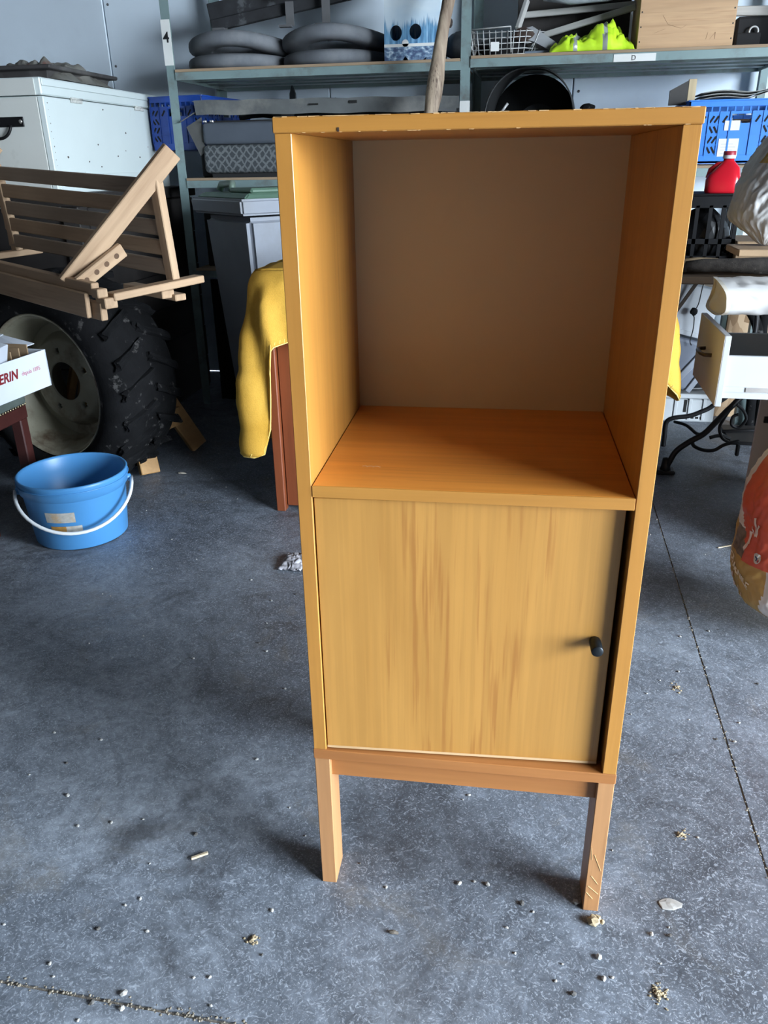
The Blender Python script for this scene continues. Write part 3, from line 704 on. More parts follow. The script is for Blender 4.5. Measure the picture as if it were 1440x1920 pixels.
P('hook_body', lambda bm: [box(bm, -0.02, 0.02, -0.005, 0.005, 0, 0.225, 0.001), box(bm, -0.02, 0.055, -0.02, 0.005, 0.215, 0.225, 0.001)], plain('rusty_brown_steel', (0.07,0.045,0.035), 0.7, 0.3), hk)

# carton with a blue forest print and two round holes
fx = thing('printed_carton', 'white and blue carton with forest print and round holes on the top shelf', 'carton', (-0.552, 3.125, ZA))
def mat_forest():
    m, N, L, b = mat('forest_print', 0.55)
    t = N.new('ShaderNodeTexCoord'); sp = N.new('ShaderNodeSeparateXYZ'); L.new(t.outputs['Object'], sp.inputs[0])
    f = noise_n(N, L, mapped(N, L, (70, 70, 6)), 1.0, 4, 0.6)
    ad = N.new('ShaderNodeMath'); ad.operation = 'MULTIPLY_ADD'; L.new(f, ad.inputs[0]); ad.inputs[1].default_value = -0.17; L.new(sp.outputs['Z'], ad.inputs[2])
    sky = ramp(N, L, noise_n(N, L, mapped(N, L, (5,5,8)), 1, 3), [(0.35, (0.55,0.68,0.78)), (0.65, (0.72,0.80,0.84))])
    trees = ramp(N, L, noise_n(N, L, mapped(N, L, (95,95,9), loc=(2,0,1)), 1, 3), [(0.35, (0.05,0.14,0.27)), (0.6, (0.16,0.36,0.56)), (0.8, (0.5,0.68,0.8))])
    k = ramp(N, L, ad.outputs[0], [(0.045, (1,1,1)), (0.075, (0,0,0))])
    col = mix(N, L, k, sky, trees)
    low = ramp(N, L, noise_n(N, L, mapped(N, L, (45,45,70)), 1, 4), [(0.4, (0.05,0.08,0.16)), (0.55, (0.16,0.25,0.36)), (0.7, (0.6,0.68,0.74))])
    k2 = ramp(N, L, sp.outputs['Z'], [(0.058, (1,1,1)), (0.060, (0,0,0))])
    L.new(mix(N, L, k2, col, low), b.inputs['Base Color']); return m
FOR = mat_forest()
def holed(bm):
    # front sheet with two real holes
    hx = ((-0.073, 0.113), (0.016, 0.116)); rr = 0.027; seg = 28
    xs = [-0.127, -0.03, 0.06, 0.127]; x0, x1, z0, z1 = -0.127, 0.127, 0.0, 0.33
    def cell(xa, xb, hole):
        if hole is None:
            bm.faces.new([bm.verts.new(q) for q in ((xa,-0.09,z0),(xb,-0.09,z0),(xb,-0.09,z1),(xa,-0.09,z1))]); return
        c = hole; ring = []; outer = []
        for k in range(seg):
            a = 2*math.pi*k/seg; d = (math.cos(a), math.sin(a))
            ring.append(bm.verts.new((c[0]+rr*d[0], -0.09, c[1]+rr*1.12*d[1])))
            tx = ((xb-c[0])/d[0] if d[0] > 1e-9 else (xa-c[0])/d[0] if d[0] < -1e-9 else 1e9)
            tz = ((z1-c[1])/d[1] if d[1] > 1e-9 else (z0-c[1])/d[1] if d[1] < -1e-9 else 1e9)
            t = min(tx, tz); outer.append(bm.verts.new((c[0]+t*d[0], -0.09, c[1]+t*d[1])))
        for k in range(seg):
            f = bm.faces.new((ring[k], outer[k], outer[(k+1) % seg], ring[(k+1) % seg]))
    cell(-0.127, -0.03, hx[0]); cell(-0.03, 0.065, hx[1]); cell(0.065, 0.127, None)
    for sx_ in (-1, 1):
        bm.faces.new([bm.verts.new(q) for q in ((sx_*0.127,-0.09,z0),(sx_*0.127,0.16,z0),(sx_*0.127,0.16,z1),(sx_*0.127,-0.09,z1))])
    bm.faces.new([bm.verts.new(q) for q in ((-0.127,0.16,z0),(0.127,0.16,z0),(0.127,0.16,z1),(-0.127,0.16,z1))])
    bm.faces.new([bm.verts.new(q) for q in ((-0.127,-0.09,z1),(0.127,-0.09,z1),(0.127,0.16,z1),(-0.127,0.16,z1))])
o = P('carton_shell', holed, FOR, fx); solid(o, 0.003, 1)
def band(bm):
    box(bm, -0.127, 0.110, -0.0950, -0.0930, 0.058, 0.070)
    lathe(bm, [(0,0.0),(0.015,0.0)], 20, Matrix.Translation((-0.03, -0.0950, 0.072)) @ AX)
P('white_band', band, PAP, fx)

# weathered pole leaning on the shelf
POL = wood('peeled_branch', (0.13,0.08,0.055), (0.46,0.36,0.26), 'Z', 0.75, 2.2, 0.8, (0.07,0.04,0.03), 0.4, fine=22)
pl = thing('wooden_pole', 'bare weathered tree branch pole leaning against the shelving', 'pole', (-0.595, 2.42, 0.012))
def polf(bm):
    pts = []; rr = []
    a = Vector((0, 0, 0)); b = Vector((0.285, 0.50, 2.30))
    for k in range(40):
        t = k/39; p = a.lerp(b, t); p.x += 0.012*math.sin(t*9)+0.006*math.sin(t*23); p.y += 0.006*math.sin(t*13)
        pts.append(p); rr.append(0.033 - 0.006*t + 0.003*math.sin(t*31) + (0.004 if 0.62 < t < 0.68 else 0))
    tube(bm, pts, rr, 12)
P('branch', polf, POL, pl)
def knot(bm): blob(bm, 0.016, (0.238, 0.385, 1.745), (0.8,0.6,1.2), 0.3, 2, 2)
P('knot', knot, plain('dark_knot', (0.025,0.015,0.012), 0.8), pl)

# dark bag with straps next to the pole
sgb = thing('canvas_bag', 'dark canvas bag with leather straps between the pole and the post', 'bag', (-0.335, 3.22, ZA))
P('bag_body', lambda bm: blob(bm, 0.1, (0,0,0.07), (0.85,1.1,0.72), 0.25, 4, 3, smooth=True), plain('dark_canvas', (0.035,0.037,0.04), 0.85, var=0.3, scale=20), sgb)
for k, (dx, dz) in enumerate(((0.02,0.13), (0.06,0.07))):
    P('strap', lambda bm: tube(bm, [(-0.02+dx,-0.1,dz),(0.045+dx*0.4,-0.11,dz-0.02),(0.055,-0.115,dz-0.06),(0.03,-0.12,0.012)], 0.006, 6), plain('worn_grey_strap', (0.20,0.19,0.175), 0.7), sgb)

# wire basket
wbk = thing('wire_basket', 'white wire basket lying on the top shelf beside the post', 'basket', (-0.150, 3.14, ZBs), R(4))
WIR = plain('white_wire', (0.55,0.55,0.54), 0.4, 0.2)
def wires(bm):
    for j in range(5):
        z = 0.004+0.022*j; s = 1+0.06*j
        tube(bm, [(-0.13*s,-0.075,z),(0.09*s,-0.085,z+0.004),(0.15*s,0.02,z+0.01),(0.10*s,0.12,z),(-0.13*s,0.12,z)], 0.0022, 5, closed=True)
    for k in range(10):
        x = -0.13+0.0245*k; tube(bm, [(x,-0.078,0.004),(x*1.12,-0.09,0.100)], 0.0020, 5); tube(bm, [(x,0.12,0.004),(x*1.12,0.13,0.095)], 0.0020, 5)
    for k in range(6):
        y = -0.06+0.035*k; tube(bm, [(0.12+0.02*math.sin(k),y,0.004),(0.16,y*1.1,0.10)], 0.0020, 5); tube(bm, [(-0.13,y,0.004),(-0.16,y,0.10)], 0.002, 5)
    tube(bm, [(-0.145,-0.095,0.104),(0.03,-0.10,0.112),(0.035,-0.10,0.012)], 0.0035, 6)
P('wire_mesh', wires, WIR, wbk)
P('paper_ticket', lambda bm: box(bm, -0.055, -0.018, -0.0885, -0.086, 0.02, 0.056), PAP, wbk)
P('dark_liner', lambda bm: blob(bm, 0.1, (0.0,0.03,0.045), (1.15,0.8,0.38), 0.3, 3, 2), plain('black_cloth', (0.012,0.012,0.013), 0.9), wbk)

# grey steel hinge arm, white slats and dark panels piled behind the vest
GRS = plain('grey_painted_steel', (0.30,0.31,0.32), 0.5, 0.2, 0.1, 10, dirt=(0.06,0.05,0.045), dscale=6, dlo=0.55, dhi=0.62)
ar = thing('steel_tool', 'grey steel arm with rusty end lying beside the wire basket', 'tool', (0,0,ZBs))
P('blade', lambda bm: prism(bm, [(-0.085,0.075),(-0.07,0.105),(-0.02,0.115),(0.03,0.085),(0.11,0.035),(0.15,0.010),(0.15,-0.0),(0.06,0.02),(-0.01,0.055)], -0.012, 0.012, Matrix.Translation((0.0,3.10,0.0)) @ UP), GRS, ar)
P('rusty_head', lambda bm: blob(bm, 0.05, (-0.055,3.10,0.085), (1.1,0.5,0.6), 0.3, 9, 2), plain('rusty_brown_steel', (0.07,0.045,0.035), 0.7, 0.3), ar)
P('lower_plate', lambda bm: box(bm, -0.05, 0.09, 3.07, 3.20, 0.0, 0.018, 0.003, mtx=None), plain('blue_grey_steel', (0.16,0.20,0.25), 0.5, 0.2), ar)
bp = thing('brown_board', 'dark brown board standing behind the high-visibility vest', 'board', (0,0,ZBs))
P('board_face', lambda bm: box(bm, -0.10, 0.42, 3.40, 3.43, 0.0, 0.40, 0.002, mtx=None), plain('dark_brown_board', (0.022,0.018,0.016), 0.7, var=0.4, scale=12), bp)
WSL = wood('whitewashed_slat', (0.40,0.39,0.37), (0.52,0.51,0.48), 'X', 0.7, 1.0, 0.15)
for nm, a, b, lab in (('white_slat', (-0.06,3.30,1.735), (0.43,3.25,1.845), 'long pale wooden slat leaning above the vest towards the wooden crate'),
                      ('white_slat', (-0.08,3.34,1.845), (0.44,3.30,1.862), 'upper pale slat over the dark brown board'),
                      ('white_slat', (-0.090,3.22,1.775), (-0.055,3.30,1.90), 'short pale upright slat beside the wire basket')):
    t = thing(nm, lab, 'slat', a); d = Vector(b)-Vector(a)
    plank('slat_bar', (0,0,0), d, 0.02, 0.026, m=WSL, parent=t)
gp = thing('plastic_duct', 'pale blue-grey curved plastic trim lying over the white slats', 'trim', (0,0,0))
P('trim_body', lambda bm: tube(bm, [(0.02,3.24,1.895),(0.14,3.22,1.880),(0.30,3.20,1.885),(0.42,3.20,1.905)], [0.012,0.02,0.022,0.016], 10), plain('pale_blue_grey_plastic', (0.36,0.40,0.43), 0.4), gp)
# high-visibility vest
def hv(u, v):
    x = (u-0.5)*0.36; y = (v-0.5)*0.24
    q = Vector((x*10, y*10, 3.3)); e = (max(0, 1-(2*abs(u-0.5))**3))**0.5*(max(0, 1-(2*abs(v-0.5))**3))**0.5
    z = e*(0.050 + 0.050*noise.noise(q) + 0.060*abs(noise.noise(q*2.1+Vector((1,4,0)))) + 0.030*abs(noise.noise(q*4.3)))
    if u > 0.45: z += 0.030*e*smooth(0.45, 0.65, u)*(1-smooth(0.8, 1.0, u))
    return Vector((x+0.03*noise.noise(q*0.9), y+0.03*noise.noise(q*1.2+Vector((7,0,0))), max(0.002, z)))
vt = thing('safety_vest', 'crumpled fluorescent yellow vest with grey reflective bands on the top shelf', 'vest', (0.245, 3.12, ZBs))
HV = plain('fluorescent_yellow', (0.52,0.78,0.02), 0.7, var=0.12, scale=10); REF = plain('silver_reflective_band', (0.36,0.38,0.36), 0.35, 0.3)
bm = bmesh.new(); sheet(bm, hv, 64, 48, mi=lambda u, v: 1 if (abs(u-0.30-0.12*v) < 0.028 or abs(u-0.62+0.25*(v-0.3)**2) < 0.022) and v < 0.75 else 0)
o = obj('vest_fabric', bm, [HV, REF], vt); solid(o, 0.0025)
# wooden crate
CRW = wood('pale_pine_box', (0.44,0.27,0.145), (0.56,0.36,0.20), 'X', 0.65, 1.0, 0.35, (0.30,0.15,0.07))
wx = thing('wooden_box', 'pale pine box standing on the top shelf', 'box', (0.625, 3.03, ZBs))
for (nm, a) in (('front_board', (-0.195,0.195,0.0,0.018,0,0.29)), ('back_board', (-0.195,0.195,0.34,0.358,0,0.29)), ('side_board', (-0.195,-0.177,0.018,0.34,0,0.29)), ('side_board', (0.177,0.195,0.018,0.34,0,0.29)), ('bottom_board', (-0.177,0.177,0.018,0.34,0,0.012))):
    q = bx(nm, CRW, wx, *a, bev=0.001)
    if nm == 'front_board':
        P('nail', lambda bm: [lathe(bm, [(0,0.0015),(0.0035,0)], 8, Matrix.Translation((s*0.186, 0, z)) @ AX) for s in (-1, 1) for z in (0.03,0.085,0.14,0.2)], plain('dark_nail', (0.03,0.025,0.02), 0.6), q)
        P('pencil_scrawl', lambda bm: [bar(bm, (x0,-0.0004,z0), (x1,-0.0004,z1), 0.0016, 0.0006, 0) for x0,z0,x1,z1 in ((-0.10,0.125,-0.075,0.09),(-0.075,0.09,-0.02,0.075),(-0.13,0.06,-0.085,0.075),(-0.02,0.075,0.0,0.086),(0.085,0.03,0.09,0.055),(0.10,0.03,0.12,0.055),(0.12,0.055,0.12,0.03))], plain('dark_scrawl', (0.16,0.08,0.04), 0.8), q)
# grey things right of the box
for nm, a, b, r_, m_, lab, cat in (('grey_bar', (0.84,3.18,1.80), (1.06,3.16,1.79), 0.016, WSL, 'pale bar lying right of the pine box on the top shelf', 'bar'),
                         ('grey_bar', (0.83,3.22,1.868), (1.06,3.15,1.875), 0.018, GRS, 'upper grey bar sticking out behind the pine box', 'bar')):
    t = thing(nm, lab, cat, a); plank('bar_body', (0,0,0), Vector(b)-Vector(a), 0.03, 0.036, m=m_, parent=t)
bb = thing('black_machine', 'black metal part with a ring lying right of the pine box', 'machine part', (0.95, 3.22, ZBs))
P('machine_body', lambda bm: [box(bm, -0.10, 0.12, -0.06, 0.20, 0.0, 0.125, 0.01), box(bm, -0.10, 0.0, -0.09, -0.06, 0.0, 0.06, 0.005)], plain('black_cloth', (0.012,0.012,0.013), 0.9), bb)
P('ring', lambda bm: tube(bm, [(-0.03+0.018*math.cos(2*math.pi*k/18), -0.08, 0.065+0.018*math.sin(2*math.pi*k/18)) for k in range(18)], 0.004, 6, closed=True), WIR, bb)

# ---- lower shelf, left bay
def crate_mat(c): return plain('crate_plastic_%d' % int(c[2]*1000), c, 0.4, var=0.06, scale=5)
def plastic_crate(x, y, z, w, d, h, rz, label, c, front_only=True, holes=True):
    """folding crate: solid walls with bars and ribs, dark strips as the diagonal slots"""
    t = thing('plastic_crate', label, 'crate', (x, y, z), rz); m = crate_mat(c)
    P('base', lambda bm: box(bm, 0, w, 0, d, 0, 0.012, 0.002), m, t)
    for nm, M_ , L_ in (('front_wall', Matrix.Identity(4), w), ('back_wall', Matrix.Translation((0, d-0.008, 0)), w),
                        ('side_wall', Matrix.Translation((0.008, 0, 0)) @ Matrix.Rotation(R(90), 4, 'Z'), d), ('side_wall', Matrix.Translation((w, 0, 0)) @ Matrix.Rotation(R(90), 4, 'Z'), d)):
        def wall(bm):
            box(bm, 0, L_, 0, 0.008, h-0.028, h, 0.001, M_); box(bm, 0, L_, -0.004, 0.012, h-0.006, h, 0.001, M_)
            box(bm, 0, L_, 0, 0.008, 0, 0.034, 0.001, M_)
            n = max(4, int(L_/0.030))
            for k in range(n+1):                       # short bars under the rim
                xx = (L_-0.006)*k/n; box(bm, xx, xx+0.006, 0, 0.008, h-0.046, h-0.028, 0, M_)
            box(bm, 0, L_, 0.001, 0.007, h-0.056, h-0.046, 0, M_)
            cells = max(3, int(round(L_/0.10)) | 1); cw_ = L_/cells; rows = 4; rh = (h-0.056-0.034)/rows
            for c_ in range(cells):
                xa = c_*cw_; mid = c_ == cells//2
                box(bm, xa-0.003 if c_ else 0, xa+0.004, -0.003, 0.008, 0.03, h-0.046, 0, M_)
                if mid:
                    box(bm, xa, xa+cw_, 0.002, 0.006, 0.034, h-0.056-rh*0.9, 0, M_); continue
                box(bm, xa, xa+cw_, 0.002, 0.006, 0.034, h-0.056, 0, M_)
                for r_ in range(1, rows): box(bm, xa, xa+cw_, -0.001, 0.008, 0.034+r_*rh-0.002, 0.034+r_*rh+0.002, 0, M_)
                box(bm, xa+cw_*0.5-0.002, xa+cw_*0.5+0.002, -0.002, 0.006, 0.034, h-0.046, 0, M_)
            box(bm, L_-0.008, L_, -0.003, 0.008, 0.03, h-0.046, 0, M_)
        w_o = P(nm, wall, m, t)
        if nm == 'back_wall': continue
        cells = max(3, int(round(L_/0.10)) | 1); cw_ = L_/cells; rows = 4; rh = (h-0.056-0.034)/rows
        for c_ in range(cells):
            if c_ == cells//2: continue
            outer = 0.25 if c_ < cells//2 else 0.75
            for r_ in range(rows):
                for pos, n_ in ((outer, 2), (1-outer, 1 if r_ == rows-1 else 0)):
                    for q in range(n_):
                        xm = c_*cw_ + cw_*pos + (q-(n_-1)/2)*cw_*0.21; zc = 0.034+(r_+0.5)*rh; sg = 1 if r_ % 2 else -1
                        P('slot', lambda bm: bar(bm, M_ @ Vector((xm-sg*cw_*0.09, 0.002, zc-rh*0.32)), M_ @ Vector((xm+sg*cw_*0.09, 0.002, zc+rh*0.32)), 0.0016, 0.0085, 0, up=M_.to_3x3() @ Vector((1,0,0))), plain('dark_hole', (0.006,0.006,0.006), 0.9), w_o)  # dark strip on the solid wall, painted for the darkness in a slot
    return t
plastic_crate(-1.905, 3.13, ZL+0.13, 0.30, 0.50, 0.245, R(-8), 'dark blue plastic crate behind the numbered shelf post', (0.010,0.055,0.30))
cbk = thing('black_box', 'black box under the dark blue crate on the lower shelf', 'box', (-1.67, 3.16, ZL))
P('box_body', lambda bm: box(bm, 0.0, 0.075, 0, 0.40, 0.0, 0.13, 0.008), plain('black_cloth', (0.012,0.012,0.013), 0.9), cbk)
CUS = None
def mat_cushion():
    m, N, L, b = mat('grey_patterned_fabric', 0.9)
    def weave(rot):
        w_ = N.new('ShaderNodeTexWave'); w_.inputs['Scale'].default_value = 11; w_.inputs['Distortion'].default_value = 3.0; w_.inputs['Detail Scale'].default_value = 2.5
        L.new(mapped(N, L, rot=(0, rot, 0)), w_.inputs['Vector']); return w_.outputs['Fac']
    mx = N.new('ShaderNodeMath'); mx.operation = 'MAXIMUM'; L.new(weave(R(40)), mx.inputs[0]); L.new(weave(R(-42)), mx.inputs[1])
    L.new(ramp(N, L, mx.outputs[0], [(0.72, (0.045,0.052,0.058)), (0.90, (0.135,0.145,0.15))]), b.inputs['Base Color']); return m
def rounded(name, m, parent, x0, x1, y0, y1, z0, z1, b, seg=3):
    bm = bmesh.new(); box(bm, x0, x1, y0, y1, z0, z1, b, seg=seg)
    for f in bm.faces: f.smooth = True
    return obj(name, bm, m, parent)
cu1 = thing('seat_cushion', 'grey car seat cushion with crosshatch pattern on the lower shelf', 'cushion', (-1.585, 2.985, ZL+0.020))
rounded('cushion_body', mat_cushion(), cu1, 0, 0.95, 0, 0.45, 0.0, 0.128, 0.022)
P('cushion_base', lambda bm: box(bm, 0.03, 0.92, 0.03, 0.42, -0.020, 0.006), plain('black_cloth', (0.012,0.012,0.013), 0.9), cu1)
cu2 = thing('car_cushion', 'plain slate grey car seat back on top of the patterned cushion', 'cushion', (-1.580, 2.985, ZL+0.148))
rounded('pad', plain('slate_grey_cloth', (0.070,0.083,0.105), 0.85, var=0.08, scale=8), cu2, 0, 0.95, 0, 0.42, 0.0, 0.100, 0.02)
P('top_cover', lambda bm: box(bm, 0.03, 0.95, 0.02, 0.42, 0.098, 0.106, 0.003), plain('black_cloth', (0.012,0.012,0.013), 0.9), cu2)
P('latch', lambda bm: [box(bm, 0.012+0.035*k, 0.030+0.035*k, -0.004, 0.006, 0.098, 0.108, 0.002) for k in range(2)], plain('bright_steel', (0.75,0.75,0.75), 0.25, 0.8), cu2)
mbx = thing('grey_bracket', 'bent grey sheet bracket hanging at the end of the slate seat back', 'bracket', (-1.655, 2.98, ZL+0.15))
P('sheet_metal', lambda bm: [bar(bm, (-0.03,0,0.100), (0.075,0.05,0.165), 0.045, 0.004, 0), prism(bm, [(-0.01,0.11),(0.07,0.15),(0.075,0.0),(0.05,-0.02)], -0.004, 0.004, Matrix.Translation((0,0.03,-0.03)) @ UP)], plain('dull_grey_sheet', (0.075,0.075,0.072), 0.7, var=0.2), mbx)
gb = thing('bumper', 'long dusty grey bumper bar lying across the lower shelf', 'bumper', (0,0,0))
def bumpf(bm):
    prof = [(0,0.0),(0.10,0.006),(0.10,0.016),(0.06,0.030),(0.0,0.036)]
    def fn(u, v):
        x = -1.60 + 1.26*u; sag = 0.012*math.sin(u*9)
        a = v*4; k = min(3, int(a)); t = a-k
        pr_ = [(0.0,0.062),(0.12,0.070),(0.13,0.02),(0.015,0.0),(0.0,0.062)]
        d = pr_[k][0]*(1-t)+pr_[k+1][0]*t; z = pr_[k][1]*(1-t)+pr_[k+1][1]*t
        return Vector((x, 2.97+d+0.05*u*0, 1.447+z-0.012*u+0.002*math.sin(u*30)))
    sheet(bm, fn, 60, 16)
    for f in bm.faces: f.smooth = False
o = P('bumper_shell', bumpf, plain('dusty_grey_plastic', (0.10,0.105,0.105), 0.75, var=0.25, scale=6, dirt=(0.20,0.195,0.18), dscale=4), gb)
P('hole', lambda bm: [box(bm, -1.03, -0.985, 2.968, 2.972, 1.475, 1.482), box(bm, -0.835, -0.800, 2.966, 2.972, 1.478, 1.490)], plain('dark_hole', (0.006,0.006,0.006), 0.9), gb)
for x in (-1.18, -0.62): P('support', lambda bm: box(bm, x, x+0.05, 3.01, 3.06, ZL+0.255, 1.455), plain('black_cloth', (0.012,0.012,0.013), 0.9), gb)
gd = thing('dark_seat_part', 'black curved seat part under the grey bumper bar', 'seat part', (0,0,0))
P('curved_shell', lambda bm: tube(bm, [(-1.45+0.06*k, 3.17+0.02*math.sin(k), 1.447+0.014*math.sin(k*0.9)) for k in range(18)], 0.022, 10), plain('shiny_black_plastic', (0.02,0.022,0.025), 0.25), gd)
th = thing('black_wedge', 'small pointed black part standing behind the grey bumper bar', 'part', (-1.28, 3.56, ZL))
P('wedge_body', lambda bm: prism(bm, [(-0.03,0),(0.03,0),(0.016,0.40),(0.0,0.44),(-0.014,0.40)], -0.012, 0.012, UP), plain('shiny_black_plastic', (0.02,0.022,0.025), 0.25), th)

# ---- lower shelf, right bay
tb_ = thing('rubber_tub', 'black curved plastic sheet standing rolled up on the lower shelf', 'plastic sheet', (0.0, 3.12, ZR))
def tubf(u, v):
    # tilted open drum wall, wide mouth towards the camera
    a = R(-25) + R(230)*u; r = 0.20 + 0.02*v
    q = Vector((r*0.92*math.cos(a), 0.0, r*math.sin(a)))
    return Vector((q.x + 0.0, 0.02+0.34*v, 0.215 + q.z*1.02))
def tubg(u, v): 
    p = tubf(u, v); return Vector((p.x - 0.10*(1-v)*(1 if p.x < 0 else 0)*0.4, p.y, p.z))
o = P('sheet_wall', lambda bm: sheet(bm, tubg, 48, 10), plain('matt_black_plastic', (0.022,0.023,0.024), 0.6, var=0.15), tb_); solid(o, 0.006)
P('sheet_back', lambda bm: lathe(bm, [(0,0.004),(0.205,0.004),(0.205,-0.004),(0,-0.004)], 40, Matrix.Translation((0,0.355,0.215)) @ AX), plain('matt_black_plastic', (0.022,0.023,0.024), 0.6, var=0.15), tb_)
P('sheet_lining', lambda bm: sheet(bm, lambda u, v: Vector((0.02+0.13*math.cos(R(180)*u), 0.16+0.10*v, 0.12+(0.165)*v*math.sin(R(180)*u))), 24, 8), plain('dark_grey_plastic', (0.055,0.058,0.06), 0.6), tb_)
P('edge_rod', lambda bm: tube(bm, [(-0.15,-0.01,0.23),(-0.115,-0.01,0.275)], 0.006, 8), WIR, tb_)
BLU = (0.03,0.20,0.70)
plastic_crate(0.665, 2.945, ZR+0.006, 0.44, 0.40, 0.250, 0, 'bright blue lattice crate of kindling on the lower shelf', BLU)
cr = [o for o in bpy.data.objects if o.get('label', '').startswith('bright blue lattice crate')][0]
for (xx, zz, w_, h_, nm) in ((0.155, 0.130, 0.062, 0.038, 'torn white sticker'), (0.140, 0.028, 0.082, 0.070, 'white address card')):
    o = bx('paper_card', PAP, cr, xx, xx+w_, -0.0015, 0.0015, zz, zz+h_); o['label'] = nm
    if w_ > 0.07: P('printed_lines', lambda bm: [box(bm, xx+0.01, xx+w_-0.012-0.01*(k % 2), -0.0022, -0.0015, zz+0.012+0.012*k, zz+0.0135+0.012*k) for k in range(4)], plain('grey_ink', (0.35,0.36,0.38), 0.7), o)
kd = rnd
for k in range(26):
    a = Vector((0.70+kd.random()*0.34, 3.0+kd.random()*0.3, ZR+0.03+0.17*kd.random())); d = Vector((kd.uniform(-1,1), kd.uniform(-0.5,0.5), kd.uniform(-0.2,0.2))).normalized()*kd.uniform(0.05,0.09)
    q = obj('kindling_stick', (lambda bm: (bar(bm, -d/2, d/2, 0.014, 0.010, 0.001), bm)[1])(bmesh.new()), CRW if k % 3 else SBD, None, a)
    q.location = (min(max(a.x, 0.73), 1.04), a.y, a.z)
    tag(q, 'split kindling stick lying in the bright blue crate', 'stick', 'kindling in the blue crate')
plastic_crate(0.215, 3.06, ZR, 0.44, 0.42, 0.238, 0, 'bright blue crate mostly hidden by the cabinet top', BLU)
sc = thing('paper_sheets', 'curling grey paper sheets lying on the kindling crate', 'paper', (0.72, 3.02, ZR+0.258))
o = P('paper_pile', lambda bm: [sheet(bm, lambda u, v: Vector((0.36*u, 0.30*v, 0.004+k*0.012+0.055*smooth(0.45,1.0,u)*(1-0.6*k*0.3)+0.01*math.sin(u*6))), 16, 4) for k in range(3)], plain('grey_paper', (0.34,0.34,0.33), 0.7, var=0.1), sc); solid(o, 0.002)
wdb = thing('wood_offcut', 'pale wood offcut standing upright beside the kindling crate', 'wood block', (0.635, 3.03, ZR+0.243))
P('end_grain', lambda bm: box(bm, 0.03, 0.062, 0.0, 0.02, 0.0, 0.100, 0.001), wood('pale_offcut', (0.46,0.36,0.22), (0.58,0.47,0.30), 'Z', 0.7), wdb)
P('dark_side', lambda bm: prism(bm, [(-0.045,0.0),(0.03,0.0),(0.03,0.096),(-0.045,0.058)], -0.02, -0.002, UP), plain('dark_grey_board', (0.05,0.047,0.045), 0.8), wdb)
bt = thing('black_lump', 'small black rubber lump on the hidden blue crate', 'rubber', (0.245, 3.10, ZR+0.238))
P('lump', lambda bm: blob(bm, 0.03, (0,0,0.010), (1.2,0.8,0.55), 0.3, 5, 2), RUB, bt)

# ------------------------------------------------------------------ wheelie bin
BG = plain('grey_bin_plastic', (0.22,0.235,0.27), 0.5, var=0.1, scale=6, dirt=(0.15,0.145,0.14), dscale=3, dlo=0.5, dhi=0.8)
GL = plain('dusty_green_plastic', (0.085,0.15,0.105), 0.5, var=0.1, scale=6, dirt=(0.17,0.19,0.17), dscale=4)
wbn = thing('wheelie_bin', 'grey wheelie bin with dusty green lid under the shelf', 'bin', (-1.135, 2.62, 0), R(-42))
def frus(bm, a0, b0, a1, b1, z0, z1, bev=0.0):
    t = bmesh.new(); A = [t.verts.new((sx_*a0/2, sy_*b0/2, z0)) for sx_, sy_ in ((-1,-1),(1,-1),(1,1),(-1,1))]; B_ = [t.verts.new((sx_*a1/2, sy_*b1/2, z1)) for sx_, sy_ in ((-1,-1),(1,-1),(1,1),(-1,1))]
    t.faces.new(list(reversed(A))); t.faces.new(B_)
    for k in range(4): t.faces.new((A[k], A[(k+1) % 4], B_[(k+1) % 4], B_[k]))
    if bev: bmesh.ops.bevel(t, geom=list(t.edges), offset=bev, segments=3, affect='EDGES')
    join_bm(bm, t)
P('bin_body', lambda bm: frus(bm, 0.30, 0.34, 0.42, 0.46, 0.06, 1.02, 0.022), BG, wbn)
P('rim', lambda bm: frus(bm, 0.475, 0.54, 0.485, 0.55, 1.030, 1.095, 0.010), BG, wbn)
lidb = P('lid', lambda bm: frus(bm, 0.46, 0.50, 0.42, 0.44, 1.095, 1.115, 0.006), GL, wbn)
P('lid_handle', lambda bm: [tube(bm, [(-0.15,-0.17,1.12),(-0.145,-0.16,1.145),(-0.05,-0.155,1.15),(-0.04,-0.165,1.12)], 0.016, 8), box(bm, 0.0,0.20,-0.2,0.15,1.113,1.135,0.008)], GL, lidb)
for s in (-1, 1): P('wheel', lambda bm: lathe(bm, [(0,0.025),(0.09,0.025),(0.10,0.015),(0.10,-0.015),(0.09,-0.025),(0,-0.025)], 28, Matrix.Translation((s*0.19,0.17,0.10)) @ Matrix.Rotation(R(90), 4, 'Y')), RUB, wbn)

